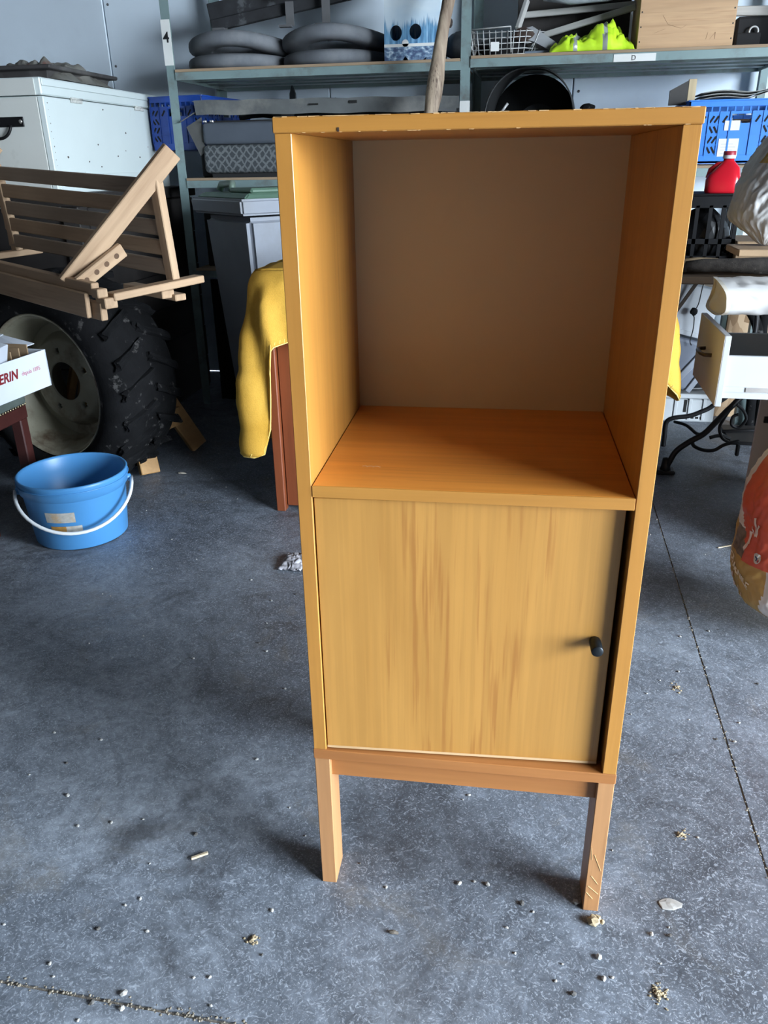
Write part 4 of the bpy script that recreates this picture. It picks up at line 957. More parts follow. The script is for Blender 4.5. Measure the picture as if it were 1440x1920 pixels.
# black sheeting hung under the left bay, dark boxes added on its low shelf to black it out
bs = thing('black_sheeting', 'black plastic sheeting hanging in folds under the left shelving bay', 'sheeting', (0,0,0))
o = P('sheeting', lambda bm: sheet(bm, lambda u, v: Vector((-1.66+1.33*u, 3.09+0.022*math.sin(u*46)+0.012*math.sin(u*97+1), 0.004+0.66*v)), 90, 6), plain('dull_black_sheet', (0.007,0.007,0.008), 0.7, spec=0.2), bs); solid(o, 0.003)
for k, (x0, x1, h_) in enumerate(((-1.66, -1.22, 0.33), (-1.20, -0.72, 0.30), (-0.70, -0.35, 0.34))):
    t = thing('added_dark_carton', ('added dark brown carton blacking out the low shelf behind the bin', 'added dark carton blacking out the low shelf between two others', 'added dark carton blacking out the low shelf next to the middle post')[k], 'carton', (x0, 3.10, 0.735))
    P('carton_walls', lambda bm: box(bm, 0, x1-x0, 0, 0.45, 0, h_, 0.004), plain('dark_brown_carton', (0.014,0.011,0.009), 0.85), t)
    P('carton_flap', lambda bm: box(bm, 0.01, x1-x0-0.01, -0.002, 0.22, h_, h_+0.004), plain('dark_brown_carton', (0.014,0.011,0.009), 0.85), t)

# ------------------------------------------------------------------ white drawer unit with one drawer pulled out
MEL = plain('white_melamine', (0.42,0.43,0.44), 0.4, var=0.02, scale=3)
MEB = plain('beige_melamine', (0.60,0.57,0.53), 0.5, var=0.04, scale=4)
du = thing('drawer_unit', 'white and beige kitchen drawer unit with a drawer pulled out', 'drawer unit', (0,0,0))
ux0, ux1, uy0, uy1, uz0, uz1 = 0.885, 1.42, 1.485, 1.925, 0.035, 0.785
for y in (uy0, uy1-0.016): bx('side_panel', MEB, du, ux0, ux1, y, y+0.016, uz0, uz1, bev=0.001)
bx('bottom_panel', MEB, du, ux0, ux1, uy0+0.016, uy1-0.016, uz0, uz0+0.016)
bx('top_panel', MEB, du, ux0-0.002, ux1, uy0, uy1, uz1-0.016, uz1)
bx('back_panel', MEB, du, ux1-0.006, ux1, uy0+0.016, uy1-0.016, uz0+0.016, uz1-0.016)
bx('plinth', MEB, du, ux0+0.05, ux0+0.066, uy0+0.016, uy1-0.016, 0.0, uz0)
bx('plinth', MEB, du, ux1-0.02, ux1-0.004, uy0+0.016, uy1-0.016, 0.0, uz0)
RUN = plain('dark_runner_steel', (0.05,0.045,0.042), 0.4, 0.6); STEEL = plain('bright_steel', (0.75,0.75,0.75), 0.25, 0.8)
for z in (0.155, 0.345): bx('drawer_runner', RUN, du, ux0+0.02, ux1-0.05, uy1-0.026, uy1-0.016, z, z+0.022)
dx0 = 0.640
dr = bx('drawer_front', MEL, du, dx0, dx0+0.018, 1.498, 1.905, 0.512, 0.731, bev=0.0012)
o = bx('drawer_face', MEB, dr, dx0-0.0012, dx0, 1.499, 1.904, 0.513, 0.730); o['label'] = 'beige front face'
for y in (1.514, 1.874): bx('drawer_side', MEL, dr, dx0+0.018, dx0+0.50, y, y+0.013, 0.535, 0.668, bev=0.001)
bx('drawer_back', MEL, dr, dx0+0.487, dx0+0.50, 1.527, 1.874, 0.535, 0.668)
bx('drawer_bottom', MEL, dr, dx0+0.018, dx0+0.487, 1.527, 1.874, 0.540, 0.546)
bx('side_groove', MEL, dr, dx0+0.018, dx0+0.50, 1.511, 1.514, 0.556, 0.573)
bx('steel_runner', STEEL, dr, dx0+0.085, dx0+0.45, 1.508, 1.512, 0.558, 0.572)
P('handle', lambda bm: tube(bm, [(dx0, 1.645, 0.640), (dx0-0.022, 1.652, 0.640), (dx0-0.030, 1.672, 0.640), (dx0-0.030, 1.728, 0.640), (dx0-0.022, 1.748, 0.640), (dx0, 1.755, 0.640)], 0.0065, 10), plain('bronze_handle', (0.10,0.075,0.062), 0.35, 0.7), dr)

# ------------------------------------------------------------------ cast-iron treadle table with its load
IRON = plain('black_cast_iron', (0.016,0.016,0.018), 0.45, 0.3, 0.2, 20)
tt = thing('treadle_table', 'old sewing machine table on black scrolled cast-iron legs', 'table', (0,0,0))
TTZ = 0.800
bx('table_top', wood('dark_table_top', (0.10,0.065,0.04), (0.18,0.12,0.075), 'X', 0.7), tt, 0.585, 1.36, 2.30, 2.80, TTZ-0.028, TTZ, bev=0.003)
def curve(pts, n=6):
    pts = [Vector(p) for p in pts]; out = []
    for i in range(len(pts)-1):
        p0, p1, p2, p3 = pts[max(i-1,0)], pts[i], pts[i+1], pts[min(i+2, len(pts)-1)]
        for k in range(n):
            t = k/n; out.append(0.5*((2*p1)+(-p0+p2)*t+(2*p0-5*p1+4*p2-p3)*t*t+(-p0+3*p1-3*p2+p3)*t**3))
    return out + [pts[-1]]
A_ = [(0.646,2.265,0.0),(0.663,2.25,0.055),(0.684,2.25,0.104),(0.729,2.25,0.146),(0.781,2.25,0.183),(0.820,2.26,0.228),(0.860,2.28,0.272),(0.900,2.31,0.307),(0.98,2.36,0.40),(1.02,2.40,0.60),(0.98,2.42,0.772)]
B_ = [(0.692,2.62,0.0),(0.691,2.62,0.052),(0.691,2.62,0.112),(0.716,2.62,0.135),(0.786,2.62,0.149),(0.836,2.62,0.171),(0.880,2.62,0.200),(0.96,2.60,0.30),(1.0,2.60,0.55),(0.96,2.60,0.772)]
def leg(pts, r): return lambda bm: tube(bm, curve(pts), r, 8)
P('front_leg', lambda bm: (tube(bm, curve(A_), 0.0125, 8), box(bm, 0.615, 0.690, 2.235, 2.295, 0, 0.018, 0.005), lathe(bm, [(0,0.06),(0.016,0.055),(0.020,0.02),(0.024,0.0),(0,0)], 12, Matrix.Translation((0.652,2.26,0.012)))), IRON, tt)
P('back_leg', leg(B_, 0.011), IRON, tt)
P('scroll', leg([(0.706,2.50,0.155),(0.742,2.42,0.165),(0.774,2.34,0.155),(0.79,2.27,0.180)], 0.007), IRON, tt)
P('scroll', leg([(0.745,2.27,0.155),(0.753,2.27,0.125),(0.795,2.27,0.107),(0.837,2.27,0.109),(0.873,2.27,0.134),(0.93,2.28,0.150)], 0.0075), IRON, tt)
P('scroll', leg([(0.875,2.29,0.275),(0.860,2.30,0.232),(0.850,2.30,0.197),(0.867,2.30,0.154),(0.905,2.31,0.130)], 0.0065), IRON, tt)
P('scroll', leg([(0.90,2.30,0.300),(0.935,2.32,0.27),(0.955,2.33,0.23),(0.935,2.34,0.19),(0.905,2.34,0.20),(0.905,2.34,0.235),(0.925,2.34,0.245)], 0.0065), IRON, tt)
P('pedal', lambda bm: (tube(bm, curve([(0.828,2.35,0.136),(0.867,2.35,0.147),(0.911,2.35,0.135)]), 0.008, 8), box(bm, 0.905, 1.10, 2.32, 2.56, 0.118, 0.134, 0.004), box(bm, 0.93, 0.945, 2.30, 2.32, 0.075, 0.125, 0.004)), IRON, tt)
for x, y in ((1.30, 2.36), (1.30, 2.74)): P('far_leg', lambda bm: tube(bm, [(x,y,0),(x,y,TTZ-0.028)], 0.014, 8), IRON, tt)
P('cross_rod', lambda bm: tube(bm, [(0.90,2.45,0.135),(1.30,2.55,0.135),(1.30,2.74,0.135)], 0.008, 8), IRON, tt)
P('cross_rod', lambda bm: tube(bm, [(1.10,2.44,0.13),(1.30,2.36,0.135)], 0.008, 8), IRON, tt)
BARK = plain('dark_bark', (0.050,0.042,0.036), 0.9, var=0.45, scale=40, bmp=0.8, dirt=(0.15,0.135,0.12), dscale=45, dlo=0.62, dhi=0.70)
lg_ = thing('bark_log', 'dark bark-covered log lying along the treadle table edge', 'log', (0,0,0))
P('log_body', lambda bm: tube(bm, [(0.64+0.07*k, 2.345+0.004*math.sin(k*1.7), TTZ+0.032+0.002*k+0.004*math.sin(k)) for k in range(10)], [0.022+0.0022*min(k,5)+0.002*math.sin(k*2.1) for k in range(10)], 14), BARK, lg_)
ls = thing('cut_branch', 'short peeled branch with brown cut end behind the bark log', 'branch', (0.63, 2.42, TTZ+0.028))
P('branch_body', lambda bm: tube(bm, [(0,0,0),(0.07,0.03,0.002),(0.15,0.05,0.0)], [0.027,0.028,0.024], 12), wood('peeled_pale_branch', (0.22,0.15,0.085), (0.32,0.23,0.14), 'X', 0.7), ls)
cbd = thing('cardboard_box', 'low brown cardboard box on the treadle table behind the bark log', 'box', (0.835, 2.44, TTZ))
P('carton_body', lambda bm: box(bm, 0.0, 0.44, 0.0, 0.30, 0.0, 0.118, 0.004, mtx=Matrix.Identity(4)), CARB, cbd)
kc = thing('plastic_crate', 'black plastic crate under the red jug', 'crate', (0.620, 2.475, TTZ))
MBK = plain('crate_black_plastic', (0.006,0.006,0.007), 0.7, var=0.15, spec=0.2)
def kcf(bm):
    box(bm, 0, 0.215, 0, 0.27, 0, 0.012)
    for (x0, x1, y0, y1) in ((0,0.215,0,0.008),(0,0.215,0.262,0.27),(0,0.008,0.008,0.262),(0.207,0.215,0.008,0.262)):
        box(bm, x0, x1, y0, y1, 0.24, 0.285, 0.002); box(bm, x0, x1, y0, y1, 0.0, 0.06, 0.002); box(bm, x0, x1, y0, y1, 0.105, 0.125)
    for k in range(5):
        for y in (0, 0.262): box(bm, 0.05*k, 0.05*k+0.014, y, y+0.008, 0.05, 0.25)
    for k in range(5):
        for x in (0, 0.207): box(bm, x, x+0.008, 0.06*k+0.006, 0.06*k+0.02, 0.05, 0.25)
P('crate_frame', kcf, MBK, kc)
P('closed_lid', lambda bm: box(bm, -0.006, 0.221, -0.006, 0.276, 0.285, 0.293, 0.002), MBK, kc)
P('black_filling', lambda bm: blob(bm, 0.1, (0.108,0.135,0.13), (0.98,1.24,1.15), 0.12, 8, 3), plain('black_bin_liner', (0.006,0.006,0.007), 0.45), kc)
# red jug
jg = thing('red_jug', 'red plastic jug with white-banded cap on the black crate', 'jug', (0.770, 2.545, TTZ+0.293), R(-12))
RED = plain('glossy_red_plastic', (0.56,0.012,0.025), 0.22, var=0.05)
def jugf(bm):
    t = bmesh.new()
    prof = [(0.062,0.0),(0.066,0.008),(0.066,0.050),(0.060,0.066),(0.045,0.092),(0.026,0.112),(0.020,0.118),(0.020,0.126)]
    rings = []
    for r, z in prof:
        k_ = 0.55 if z < 0.09 else 0.55+0.45*(z-0.09)/0.036
        rings.append([t.verts.new((math.copysign(abs(math.cos(a))**k_, math.cos(a))*r + (0.010*(z > 0.09)), math.copysign(abs(math.sin(a))**k_, math.sin(a))*r*0.72, z)) for a in [2*math.pi*q/36 for q in range(36)]])
    for A2, B2 in zip(rings[:-1], rings[1:]):
        for q in range(36): f = t.faces.new((A2[q], A2[(q+1) % 36], B2[(q+1) % 36], B2[q])); f.smooth = True
    t.faces.new(list(reversed(rings[0]))); t.faces.new(rings[-1]); join_bm(bm, t)
P('jug_body', jugf, RED, jg)
P('jug_handle', lambda bm: tube(bm, [(-0.058,0,0.055),(-0.052,0,0.085),(-0.028,0,0.104),(0.0,0,0.108)], 0.010, 8), RED, jg)
cp = P('cap', lambda bm: lathe(bm, [(0,0.152),(0.021,0.152),(0.023,0.150),(0.023,0.136),(0.022,0.125)], 24, Matrix.Translation((0.010,0,0))), plain('dull_red_cap', (0.36,0.03,0.05), 0.4), jg)
P('cap_band', lambda bm: lathe(bm, [(0.0236,0.137),(0.0240,0.131),(0.0236,0.125)], 24, Matrix.Translation((0.010,0,0))), HW, cp)
P('jug_base', lambda bm: box(bm, -0.05, 0.05, -0.036, 0.036, 0.0, 0.004), HW, jg)

def sack(name, label, loc, rx, ry, h, lean, mats, mi, seed, crumple=0.03, rz=0.0, zround=0.35, freq=9):
    t = thing(name, label, 'sack', loc, rz)
    def fn(u, v):
        a = 2*math.pi*u; z = h*v
        e = (1-abs(2*v-1)**3.2)**0.5 if 0 < v < 1 else 0.0
        low = smooth(0, zround, v)*0.45+0.55
        ca, sa = math.cos(a), math.sin(a)
        p = Vector((math.copysign(abs(ca)**0.8, ca)*rx*max(e, 0.02)*low, math.copysign(abs(sa)**0.8, sa)*ry*max(e, 0.02)*low, z))
        q = Vector((ca*1.2, sa*1.2, z*4))*freq*0.3 + Vector((seed, 0, 0))
        n = noise.noise(q)*0.6 + 0.5*(0.3-abs(noise.noise(q*2.3))) + 0.25*(0.3-abs(noise.noise(q*5.1)))
        d = Vector((ca, sa, 0))*n*crumple*min(1, e*1.5)
        p += d; p.x += lean[0]*v; p.y += lean[1]*v; p.z += 0.4*crumple*n*(1-v)*0
        return p
    bm = bmesh.new(); sheet(bm, fn, 200, 130, mi=mi, closeu=True)
    return t, obj('sack_body', bm, mats, t), fn
SKW = plain('white_woven_plastic', (0.50,0.49,0.48), 0.42, var=0.05, scale=6)
GOLD = plain('gold_print', (0.44,0.27,0.055), 0.5, var=0.08, scale=8)
def mi_s(u, v): 
    a = (u*360) % 360
    return 1 if (196 < a < 300 and 0.40 < v < 0.62) else 0
sk, skb, skf = sack('feed_sack', 'bulging white feed sack with gold label on a carton above the drawer unit', (0.800, 1.86, uz1+0.172), 0.215, 0.14, 0.62, (0.34, 0.02), [SKW, GOLD], mi_s, 3.3, 0.032, zround=0.14, freq=6)
cb2 = thing('cardboard_box', 'plain brown carton on the drawer unit under the white feed sack', 'box', (0.905, 1.735, uz1))
P('carton_body', lambda bm: box(bm, 0.04, 0.48, 0.0, 0.185, 0.0, 0.150, 0.004), CARB, cb2)
P('carton_lid', lambda bm: box(bm, -0.215, 0.485, -0.005, 0.19, 0.150, 0.171, 0.003), CARB, cb2)
# paper bag on the drawer unit
pbg = thing('paper_bag', 'white crumpled paper bag lying on the drawer unit with its open end overhanging', 'bag', (0.618, 1.605, uz1), R(0))
PPW = plain('white_paper', (0.52,0.51,0.50), 0.6, var=0.04, scale=5)
def pbf(u, v):
    a = 2*math.pi*u; x = 0.46*v
    hw, hh = 0.115, 0.048-0.006*v
    y = math.copysign(abs(math.cos(a))**0.55, math.cos(a))*hw; z = hh + math.copysign(abs(math.sin(a))**0.7, math.sin(a))*hh
    q = Vector((x*14, y*14, z*22))
    n = noise.noise(q)*0.5 + (0.25-abs(noise.noise(q*1.7+Vector((3,1,2)))))
    z += 0.012*n*(1 if z > hh else 0.3)*smooth(0, 0.15, v); y += 0.008*n
    return Vector((x + 0.010*math.sin(a*2+1), y, max(0.0, z) + 0.012*v))
o = P('paper', lambda bm: sheet(bm, pbf, 60, 40, closeu=True), PPW, pbg); solid(o, 0.0015)
P('folded_rim', lambda bm: sheet(bm, lambda u, v: pbf(u, 0.0)+Vector((0.012*v-0.002, 0, 0.0)) + (Vector((0, (pbf(u,0).y)*0.03, (pbf(u,0).z-0.045)*0.05))), 60, 2, closeu=True), plain('cream_paper_edge', (0.50,0.46,0.39), 0.7), pbg)
P('paper_base', lambda bm: sheet(bm, lambda u, v: pbf(u, 0.015)*(1-v) + Vector((0.004, 0, 0.048))*v, 60, 6, closeu=True), PPW, pbg)

# under the table: foam lid, grey tub, white crate
FOAM = plain('white_foam_board', (0.46,0.48,0.51), 0.6, var=0.05, scale=4)
MB_ = Matrix.Translation((0.70, 2.90, 0.475)) @ Matrix.Rotation(R(13), 4, 'Y')
sf = thing('foam_box', 'white foam box lid leaning under the treadle table with a dark cord', 'box', (0,0,0))
P('foam_panel', lambda bm: [box(bm, -0.13, 0.17, 0, 0.10, 0.0, 0.225, 0.004, mtx=MB_), box(bm, -0.135, 0.175, -0.008, 0.0, 0.0, 0.022, 0.002, mtx=MB_)], FOAM, sf)
P('dark_strap', lambda bm: bar(bm, (0.797,2.86,0.73), (0.690,2.895,0.525), 0.016, 0.006, 0.001, up=(0,1,0)), plain('brown_strap', (0.05,0.035,0.025), 0.8), sf)
P('cord', lambda bm: tube(bm, curve([(0.815,2.80,0.77),(0.810,2.86,0.690),(0.802,2.86,0.61),(0.785,2.865,0.565),(0.793,2.865,0.545),(0.795,2.865,0.49),(0.788,2.86,0.44),(0.797,2.86,0.42)]), 0.0024, 6), plain('black_cloth', (0.012,0.012,0.013), 0.9), sf)
P('plug', lambda bm: blob(bm, 0.018, (0.786,2.862,0.575), (1.0,0.7,1.0), 0.3, 5, 2), MBK, sf)
gt = thing('grey_tub', 'slate grey plastic tub leaning below the foam lid', 'tub', (0,0,0))
MG = Matrix.Translation((0.60, 2.88, 0.245)) @ Matrix.Rotation(R(14), 4, 'Y')
P('tub_body', lambda bm: box(bm, -0.04, 0.235, 0, 0.25, 0.0, 0.235, 0.014, mtx=MG, seg=2), plain('slate_grey_plastic', (0.16,0.18,0.225), 0.45, var=0.06), gt)
P('tub_rib', lambda bm: [bar(bm, MG @ Vector((0.225,-0.004,0.22)), MG @ Vector((0.14,-0.004,0.01)), 0.030, 0.012, 0.003, up=(0,1,0)), bar(bm, MG @ Vector((0.262,-0.004,0.16)), MG @ Vector((0.215,-0.004,0.0)), 0.026, 0.012, 0.003, up=(0,1,0))], plain('pale_slate_plastic', (0.24,0.26,0.30), 0.45), gt)
dk = thing('black_bag', 'flat black bag between the grey tub and the white crate', 'bag', (0.76, 3.10, 0.148))
P('bag_body', lambda bm: blob(bm, 0.1, (0,0,0.035), (2.1,1.5,0.30), 0.15, 6, 3, smooth=True), plain('black_bin_liner', (0.010,0.010,0.011), 0.35), dk)
wcr = thing('plastic_crate', 'low white ribbed plastic crate on the floor behind the treadle', 'crate', (0.56, 3.02, 0))
WCM = plain('dull_white_plastic', (0.42,0.44,0.45), 0.5, var=0.08, scale=8)
P('crate_wall', lambda bm: [box(bm, 0, 0.42, 0.0, 0.28, 0.0, 0.118, 0.006), box(bm, -0.008, 0.428, -0.010, 0.288, 0.122, 0.146, 0.004)] + [box(bm, 0.02+0.068*k, 0.036+0.068*k, -0.007, 0.0, 0.012, 0.122, 0.002) for k in range(6)], WCM, wcr)
P('slot', lambda bm: [box(bm, 0.245+0.022*k, 0.260+0.022*k, -0.0012, 0.0, 0.018, 0.028) for k in range(6)] + [box(bm, 0.27, 0.285, -0.0012, 0.0, 0.05, 0.115)], plain('dark_hole', (0.006,0.006,0.006), 0.9), wcr)
# chipboard sheet and black hose at the right
def mat_osb():
    m, N, L, b = mat('strand_board', 0.8)
    vo = N.new('ShaderNodeTexVoronoi'); vo.inputs['Scale'].default_value = 38; L.new(mapped(N, L, (1, 1, 0.45)), vo.inputs['Vector'])
    L.new(ramp(N, L, vo.outputs['Color'], [(0.1, (0.20,0.12,0.06)), (0.6, (0.36,0.24,0.14)), (0.95, (0.50,0.37,0.24))]), b.inputs['Base Color']); return m
ob = thing('strand_board', 'upright strand board panel behind the pulled-out drawer', 'board', (1.00, 3.14, 0.0))
P('board_sheet', lambda bm: box(bm, 0, 0.55, 0, 0.018, 0.0, 0.60, 0.001), mat_osb(), ob)
bh = thing('rubber_hose', 'thick black rubber hose looped in front of the strand board', 'hose', (0,0,0))
P('hose', lambda bm: tube(bm, curve([(0.93,2.86,0.66),(0.985,2.86,0.625),(1.035,2.86,0.575),(1.075,2.86,0.50),(1.09,2.86,0.40),(1.10,2.86,0.2),(1.12,2.88,0.024),(1.16,2.92,0.024),(1.15,2.90,0.2),(1.10,2.88,0.5),(1.098,2.88,0.66)]), 0.022, 10), RUB, bh)

# ------------------------------------------------------------------ printed feed bag on the floor at the right
FBW = plain('bag_white', (0.70,0.63,0.57), 0.42, var=0.06, scale=6); FBR = plain('bag_red_print', (0.62,0.095,0.045), 0.4, var=0.06, scale=6)
FBG = plain('bag_gold_print', (0.48,0.28,0.07), 0.45, var=0.08, scale=6); FBD = plain('bag_brown_picture', (0.16,0.12,0.09), 0.45, var=0.6, scale=45)
def mi_f(u, v):
    a = u*360
    # a: 180 faces -x (left), 270 faces the camera side
    red_lo = 0.40 + 0.0*a if a > 196 else 0.46 + (196-a)*0.006
    if 150 < a < 330 and v > red_lo and a > 176 + max(0, (0.62-v))*30: return 1
    if 120 < a < 224 - max(0, 0.30-v)*70 and 0.10 < v < 0.52:
        if v > 0.405 and a > 176: return 3
        return 2
    return 0
fb, fbb, fbf = sack('feed_bag', 'upright printed feed bag in red, gold and white on the floor', (0.876, 1.03, 0.0), 0.232, 0.165, 0.60, (0.02, 0.03), [FBW, FBR, FBG, FBD], mi_f, 8.1, 0.016, zround=0.22)
def on_bag(u0, v0, sc=1.0, rot=0.0, off=0.0022):
    def f(co):
        x = co.x*math.cos(rot)-co.y*math.sin(rot); y = co.x*math.sin(rot)+co.y*math.cos(rot)
        u = u0 + x/(2*math.pi*0.20); v = v0 + y/0.60
        p = fbf(u, v); d = (fbf(u+0.002, v)-p).cross(fbf(u, v+0.004)-p)
        if d.length > 0: d.normalize()
        c = Vector((p.x-0.01, p.y-0.015, 0))
        if d.dot(c) < 0: d = -d
        return p + d*(off + co.z)
    return f
PRW = plain('cream_print', (0.80,0.66,0.48), 0.5); PKW = plain('pinkish_white_print', (0.80,0.64,0.57), 0.5)
lettering('TOURNILE', 0.030, PRW, fb, None, bold=0.0006, fn=on_bag(0.468, 0.372, rot=R(-24)))
def strip(bm, poly, u0, v0, rot=0.0, off=0.002):
    f = on_bag(u0, v0, rot=rot, off=off); n = 8
    (x0, y0), (x1, y1), w = poly
    d = Vector((x1-x0, y1-y0)); nrm = Vector((-d.y, d.x)).normalized()*w/2
    rows = []
    for k in range(n+1):
        t = k/n; c = Vector((x0, y0)) + d*t
        rows.append([bm.verts.new(f(Vector((c.x+s*nrm.x, c.y+s*nrm.y, 0)))) for s in (-1, 0, 1)])
    for r0, r1 in zip(rows[:-1], rows[1:]):
        for j in range(2): bm.faces.new((r0[j], r0[j+1], r1[j+1], r1[j]))
P('white_brush_letter', lambda bm: [strip(bm, q, 0.548, 0.56) for q in (((0.0,-0.012),(0.004,-0.045),0.013), ((0.004,-0.040),(-0.006,-0.066),0.012), ((-0.002,0.0),(0.022,-0.022),0.004), ((0.014,0.03),(0.026,-0.018),0.010), ((0.026,-0.018),(0.036,0.016),0.010))], PKW, fb)
def disc_on(bm, u0, v0, r, off):
    f = on_bag(u0, v0, off=off); c = bm.verts.new(f(Vector((0,0,0)))); ring = [bm.verts.new(f(Vector((r*math.cos(2*math.pi*k/24), r*1.1*math.sin(2*math.pi*k/24), 0)))) for k in range(24)]
    for k in range(24): bm.faces.new((c, ring[k], ring[(k+1) % 24]))
P('round_badge', lambda bm: disc_on(bm, 0.592, 0.445, 0.0135, 0.003), plain('badge_cream', (0.60,0.56,0.50), 0.5), fb)
P('badge_mark', lambda bm: [strip(bm, q, 0.592, 0.445, off=0.0042) for q in (((-0.004,0.006),(0.002,0.001),0.004), ((0.002,0.001),(0.000,-0.007),0.005))], plain('badge_navy', (0.02,0.04,0.10), 0.5), fb)
P('badge_red_mark', lambda bm: strip(bm, ((0.007,-0.002),(0.006,-0.009),0.004), 0.592, 0.445, off=0.0042), plain('badge_red', (0.35,0.06,0.06), 0.5), fb)
def ringp(bm):
    f = on_bag(0.530, 0.235, off=0.003); n = 28
    vs_ = [[bm.verts.new(f(Vector((r*math.cos(2*math.pi*k/n), r*1.15*math.sin(2*math.pi*k/n), 0)))) for k in range(n)] for r in (0.0125, 0.0142)]
    for k in range(n): bm.faces.new((vs_[0][k], vs_[0][(k+1) % n], vs_[1][(k+1) % n], vs_[1][k]))
P('ring_emblem', ringp, PRW, fb)
P('emblem_pictogram', lambda bm: [disc_on(bm, 0.530-0.004, 0.245, 0.0055, 0.003), disc_on(bm, 0.530+0.005, 0.222, 0.0050, 0.003), disc_on(bm, 0.493, 0.27, 0.006, 0.003), disc_on(bm, 0.493, 0.225, 0.006, 0.003)], PKW, fb)
P('printed_line', lambda bm: [strip(bm, ((-0.03,0.016-0.008*k),(0.03-0.006*k,-0.014-0.008*k),0.0016), 0.530, 0.155, off=0.003) for k in range(4)], PRW, fb)

# ------------------------------------------------------------------ crumbs on the floor, each one its own thing
PEB=[(-0.841,0.107),(-0.711,0.054),(-0.651,0.073),(-0.774,0.033),(-0.528,0.053),(-0.568,-0.106),(-0.589,-0.124),(-0.587,-0.029),(-0.782,-0.198),(-0.612,-0.177),(-0.525,-0.166),(-0.659,-0.252),(-0.640,-0.272),(-0.511,-0.279),(-0.554,-0.301),(-0.502,-0.303),(-0.561,-0.332),(-0.410,-0.233),(-0.384,-0.228),(-0.312,-0.174),(-0.364,-0.273),(-0.323,-0.088),(-0.364,0.155),(-0.311,0.088),(-0.189,0.040),(-0.130,-0.004),(0.002,0.027),(0.029,0.036),(0.053,0.034),(0.117,0.004),(0.137,-0.010),(0.246,-0.081),(0.252,-0.118),(0.266,-0.113),(0.202,-0.153),(0.108,-0.097),(0.186,-0.103),(0.338,-0.020),(0.369,-0.001),(0.368,-0.018),(0.346,-0.074),(0.175,-0.135),(0.092,-0.050),(0.559,1.759),(0.630,1.663),(0.521,1.624),(0.684,1.493),(0.565,1.058),(0.609,0.999),(0.637,1.012),(0.526,0.957),(0.570,0.817),(0.497,0.784),(0.445,0.737),(0.685,0.762),(0.406,0.675),(0.359,0.585),(0.493,0.587),(0.607,0.594),(0.543,0.524),(0.582,0.523),(0.452,0.216),(0.285,0.155),(-1.159,1.322),(-1.024,1.257),(-1.009,1.190),(-0.987,1.197),(-1.128,1.101),(-0.774,1.080),(-0.605,1.013),(-0.668,0.963),(-1.207,0.919),(-1.176,0.911),(-0.641,0.837),(-0.630,0.734),(-0.595,0.698),(-0.968,0.715),(-1.102,0.654),(-1.003,0.599),(-1.066,0.578),(-0.495,0.544),(-0.781,0.633),(-0.479,0.282),(-0.861,0.284),(-0.898,0.198),(-0.960,0.151),(-0.984,0.288),(-1.368,1.548),(-1.133,1.533),(-1.358,1.849),(-1.247,1.916),(-1.106,1.918),(-1.147,1.827),(-1.056,1.714),(-1.414,1.638),(-1.299,1.282),(0.000,0.253),(-0.012,0.239)]
GRV = plain('pale_gravel', (0.36,0.35,0.33), 0.8, var=0.3, scale=90); GRD = plain('dark_gravel', (0.09,0.085,0.08), 0.85, var=0.3, scale=90)
pm = []
for k in range(6):
    bm = bmesh.new(); blob(bm, 1.0, (0,0,0.45), (1.0, 0.75, 0.5), 0.35, k+11, 1); me = bpy.data.meshes.new('pebble'); bm.to_mesh(me); bm.free()
    me.materials.append(GRV if k < 4 else GRD); pm.append(me)
BIG = {13: 0.0075, 14: 0.006, 15: 0.0065, 0: 0.006, 26: 0.006, 28: 0.006, 29: 0.006, 31: 0.007, 32: 0.006, 34: 0.006, 4: 0.006}
for k, (x, y) in enumerate(PEB):
    dark = (k % 5 == 4); o = bpy.data.objects.new('pebble', pm[(4 + k % 2) if dark else k % 4]); COL.objects.link(o)
    s = BIG.get(k, rnd.uniform(0.0022, 0.0048)); o.location = (x, y, 0.0); o.scale = (s, s, s); o.rotation_euler = (0, 0, rnd.uniform(0, 6.28))
    if dark: tag(o, 'tiny dark crumb of gravel on the concrete floor', 'gravel', 'dark gravel crumbs on the floor')
    else: tag(o, 'tiny pale pebble lying on the concrete floor', 'gravel', 'pale gravel on the floor')
def single(name, label, cat, fn, m):
    bm = bmesh.new(); fn(bm); return tag(obj(name, bm, m), label, cat)
STW = wood('straw_wood', (0.40,0.31,0.20), (0.56,0.46,0.32), 'X', 0.8)
single('wood_splinter', 'pale wood splinter on the floor before the cabinet', 'splinter', lambda bm: bar(bm, (-0.512,-0.007,0.004), (-0.485,0.012,0.0045), 0.006, 0.005, 0.001), STW)
single('dirt_clod', 'yellowish clod of dry dirt beside the right front cabinet leg', 'clod', lambda bm: [blob(bm, 0.011*(1-0.3*k), (0.241+0.007*k, -0.014+0.006*(k % 2), 0.006), (1,0.9,0.7), 0.45, 20+k, 2) for k in range(3)], plain('dry_mud', (0.36,0.28,0.17), 0.95, var=0.35, scale=120))
single('wall_flake', 'flat grey-white flake of plaster on the floor', 'flake', lambda bm: blob(bm, 0.017, (0.377,0.048,0.0014), (1.1,0.75,0.09), 0.5, 31, 2), plain('plaster_flake', (0.34,0.33,0.31), 0.9, var=0.15, scale=80))
single('wall_flake', 'small pale plaster flake leaning on the right cabinet leg', 'flake', lambda bm: blob(bm, 0.009, (0.214,0.022,0.004), (0.8,0.6,0.55), 0.5, 32, 1), plain('plaster_flake', (0.34,0.33,0.31), 0.9, var=0.15, scale=80))
single('dead_leaf', 'small curled dark leaf on the floor before the cabinet', 'leaf', lambda bm: blob(bm, 0.008, (-0.101,-0.095,0.0035), (1.2,0.5,0.4), 0.4, 33, 2), plain('dark_leaf', (0.12,0.10,0.08), 0.8))
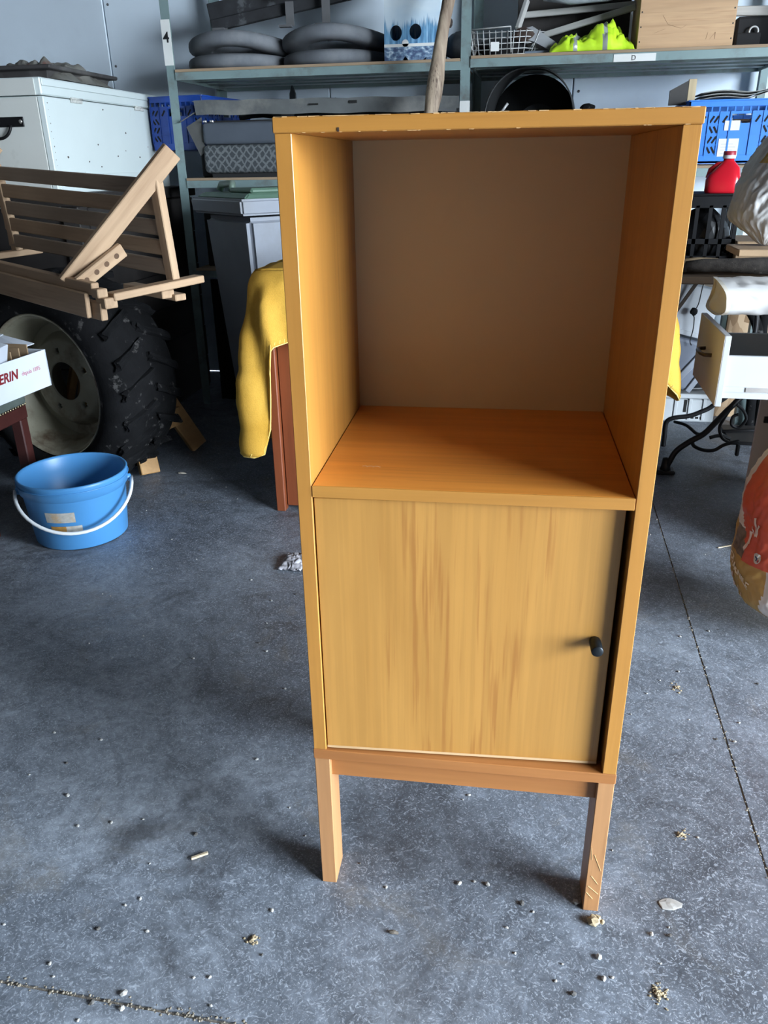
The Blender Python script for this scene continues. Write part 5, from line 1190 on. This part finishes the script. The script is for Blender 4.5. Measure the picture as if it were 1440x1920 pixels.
single('dead_leaf', 'pale curled chip of leaf in the shade by the trestle', 'leaf', lambda bm: blob(bm, 0.014, (-1.393,1.945,0.005), (1.4,0.5,0.3), 0.4, 34, 2), plain('pale_leaf', (0.42,0.38,0.32), 0.8))
def ragf(bm): 
    sheet(bm, lambda u, v: Vector((-0.670+(u-0.5)*0.075+0.012*noise.noise(Vector((u*5,v*5,2))), 1.212+(v-0.5)*0.11+0.012*noise.noise(Vector((u*5,v*5,7))), 0.004+0.016*abs(noise.noise(Vector((u*6,v*6,1)))) + 0.014*(1-(2*u-1)**2)*(1-(2*v-1)**2))), 20, 20)
o = single('crumpled_rag', 'crumpled grey rag scrap behind the left side of the cabinet', 'rag', ragf, plain('grey_rag', (0.30,0.29,0.31), 0.9, var=0.35, scale=40)); solid(o, 0.002)
def grassf(bm):
    for k in range(7):
        a = k*0.9; tube(bm, [(0.835,1.524,0.004), (0.835+0.02*math.cos(a), 1.524+0.02*math.sin(a), 0.010+0.003*(k % 3)), (0.835+0.042*math.cos(a), 1.524+0.04*math.sin(a), 0.003+0.012*(k % 2))], 0.0022, 5)
single('dry_grass', 'tuft of dry straw on the floor beside the feed bag', 'straw', grassf, plain('straw_yellow', (0.58,0.48,0.26), 0.8))
single('wood_splinter', 'thin grey splinter on the floor in front of the drawer unit', 'splinter', lambda bm: bar(bm, (0.735,1.55,0.002), (0.781,1.574,0.003), 0.005, 0.003, 0.0008), STW)
def pile(x, y, n, spread, seed, rr=(0.0008, 0.0026)):
    r2 = random.Random(seed)
    def f(bm):
        for k in range(n): 
            d = abs(r2.gauss(0, spread)); a = r2.uniform(0, 6.28); blob(bm, r2.uniform(*rr), (x+d*math.cos(a), y+d*math.sin(a), 0.0008+max(0, 0.004-d*0.3)*r2.random()), (1.2,1,0.7), 0.4, k, 1)
    return f
SAW = plain('sawdust', (0.34,0.27,0.17), 0.95, var=0.35, scale=200)
for (x, y, n, s, lab) in ((0.336,-0.129,90,0.009,'small heap of sawdust crumbs on the bare floor'), (-0.337,-0.151,50,0.007,'brownish dust crumbs beside the floor joint crossing the front'), (0.421,0.218,40,0.008,'pale dust crumbs right of the cabinet legs'), (0.484,0.712,34,0.010,'yellowish dust spot near the long floor joint')):
    bm = bmesh.new(); pile(x, y, n, s, n)(bm); o = tag(obj('sawdust_heap', bm, SAW), lab, 'sawdust'); o['kind'] = 'stuff'
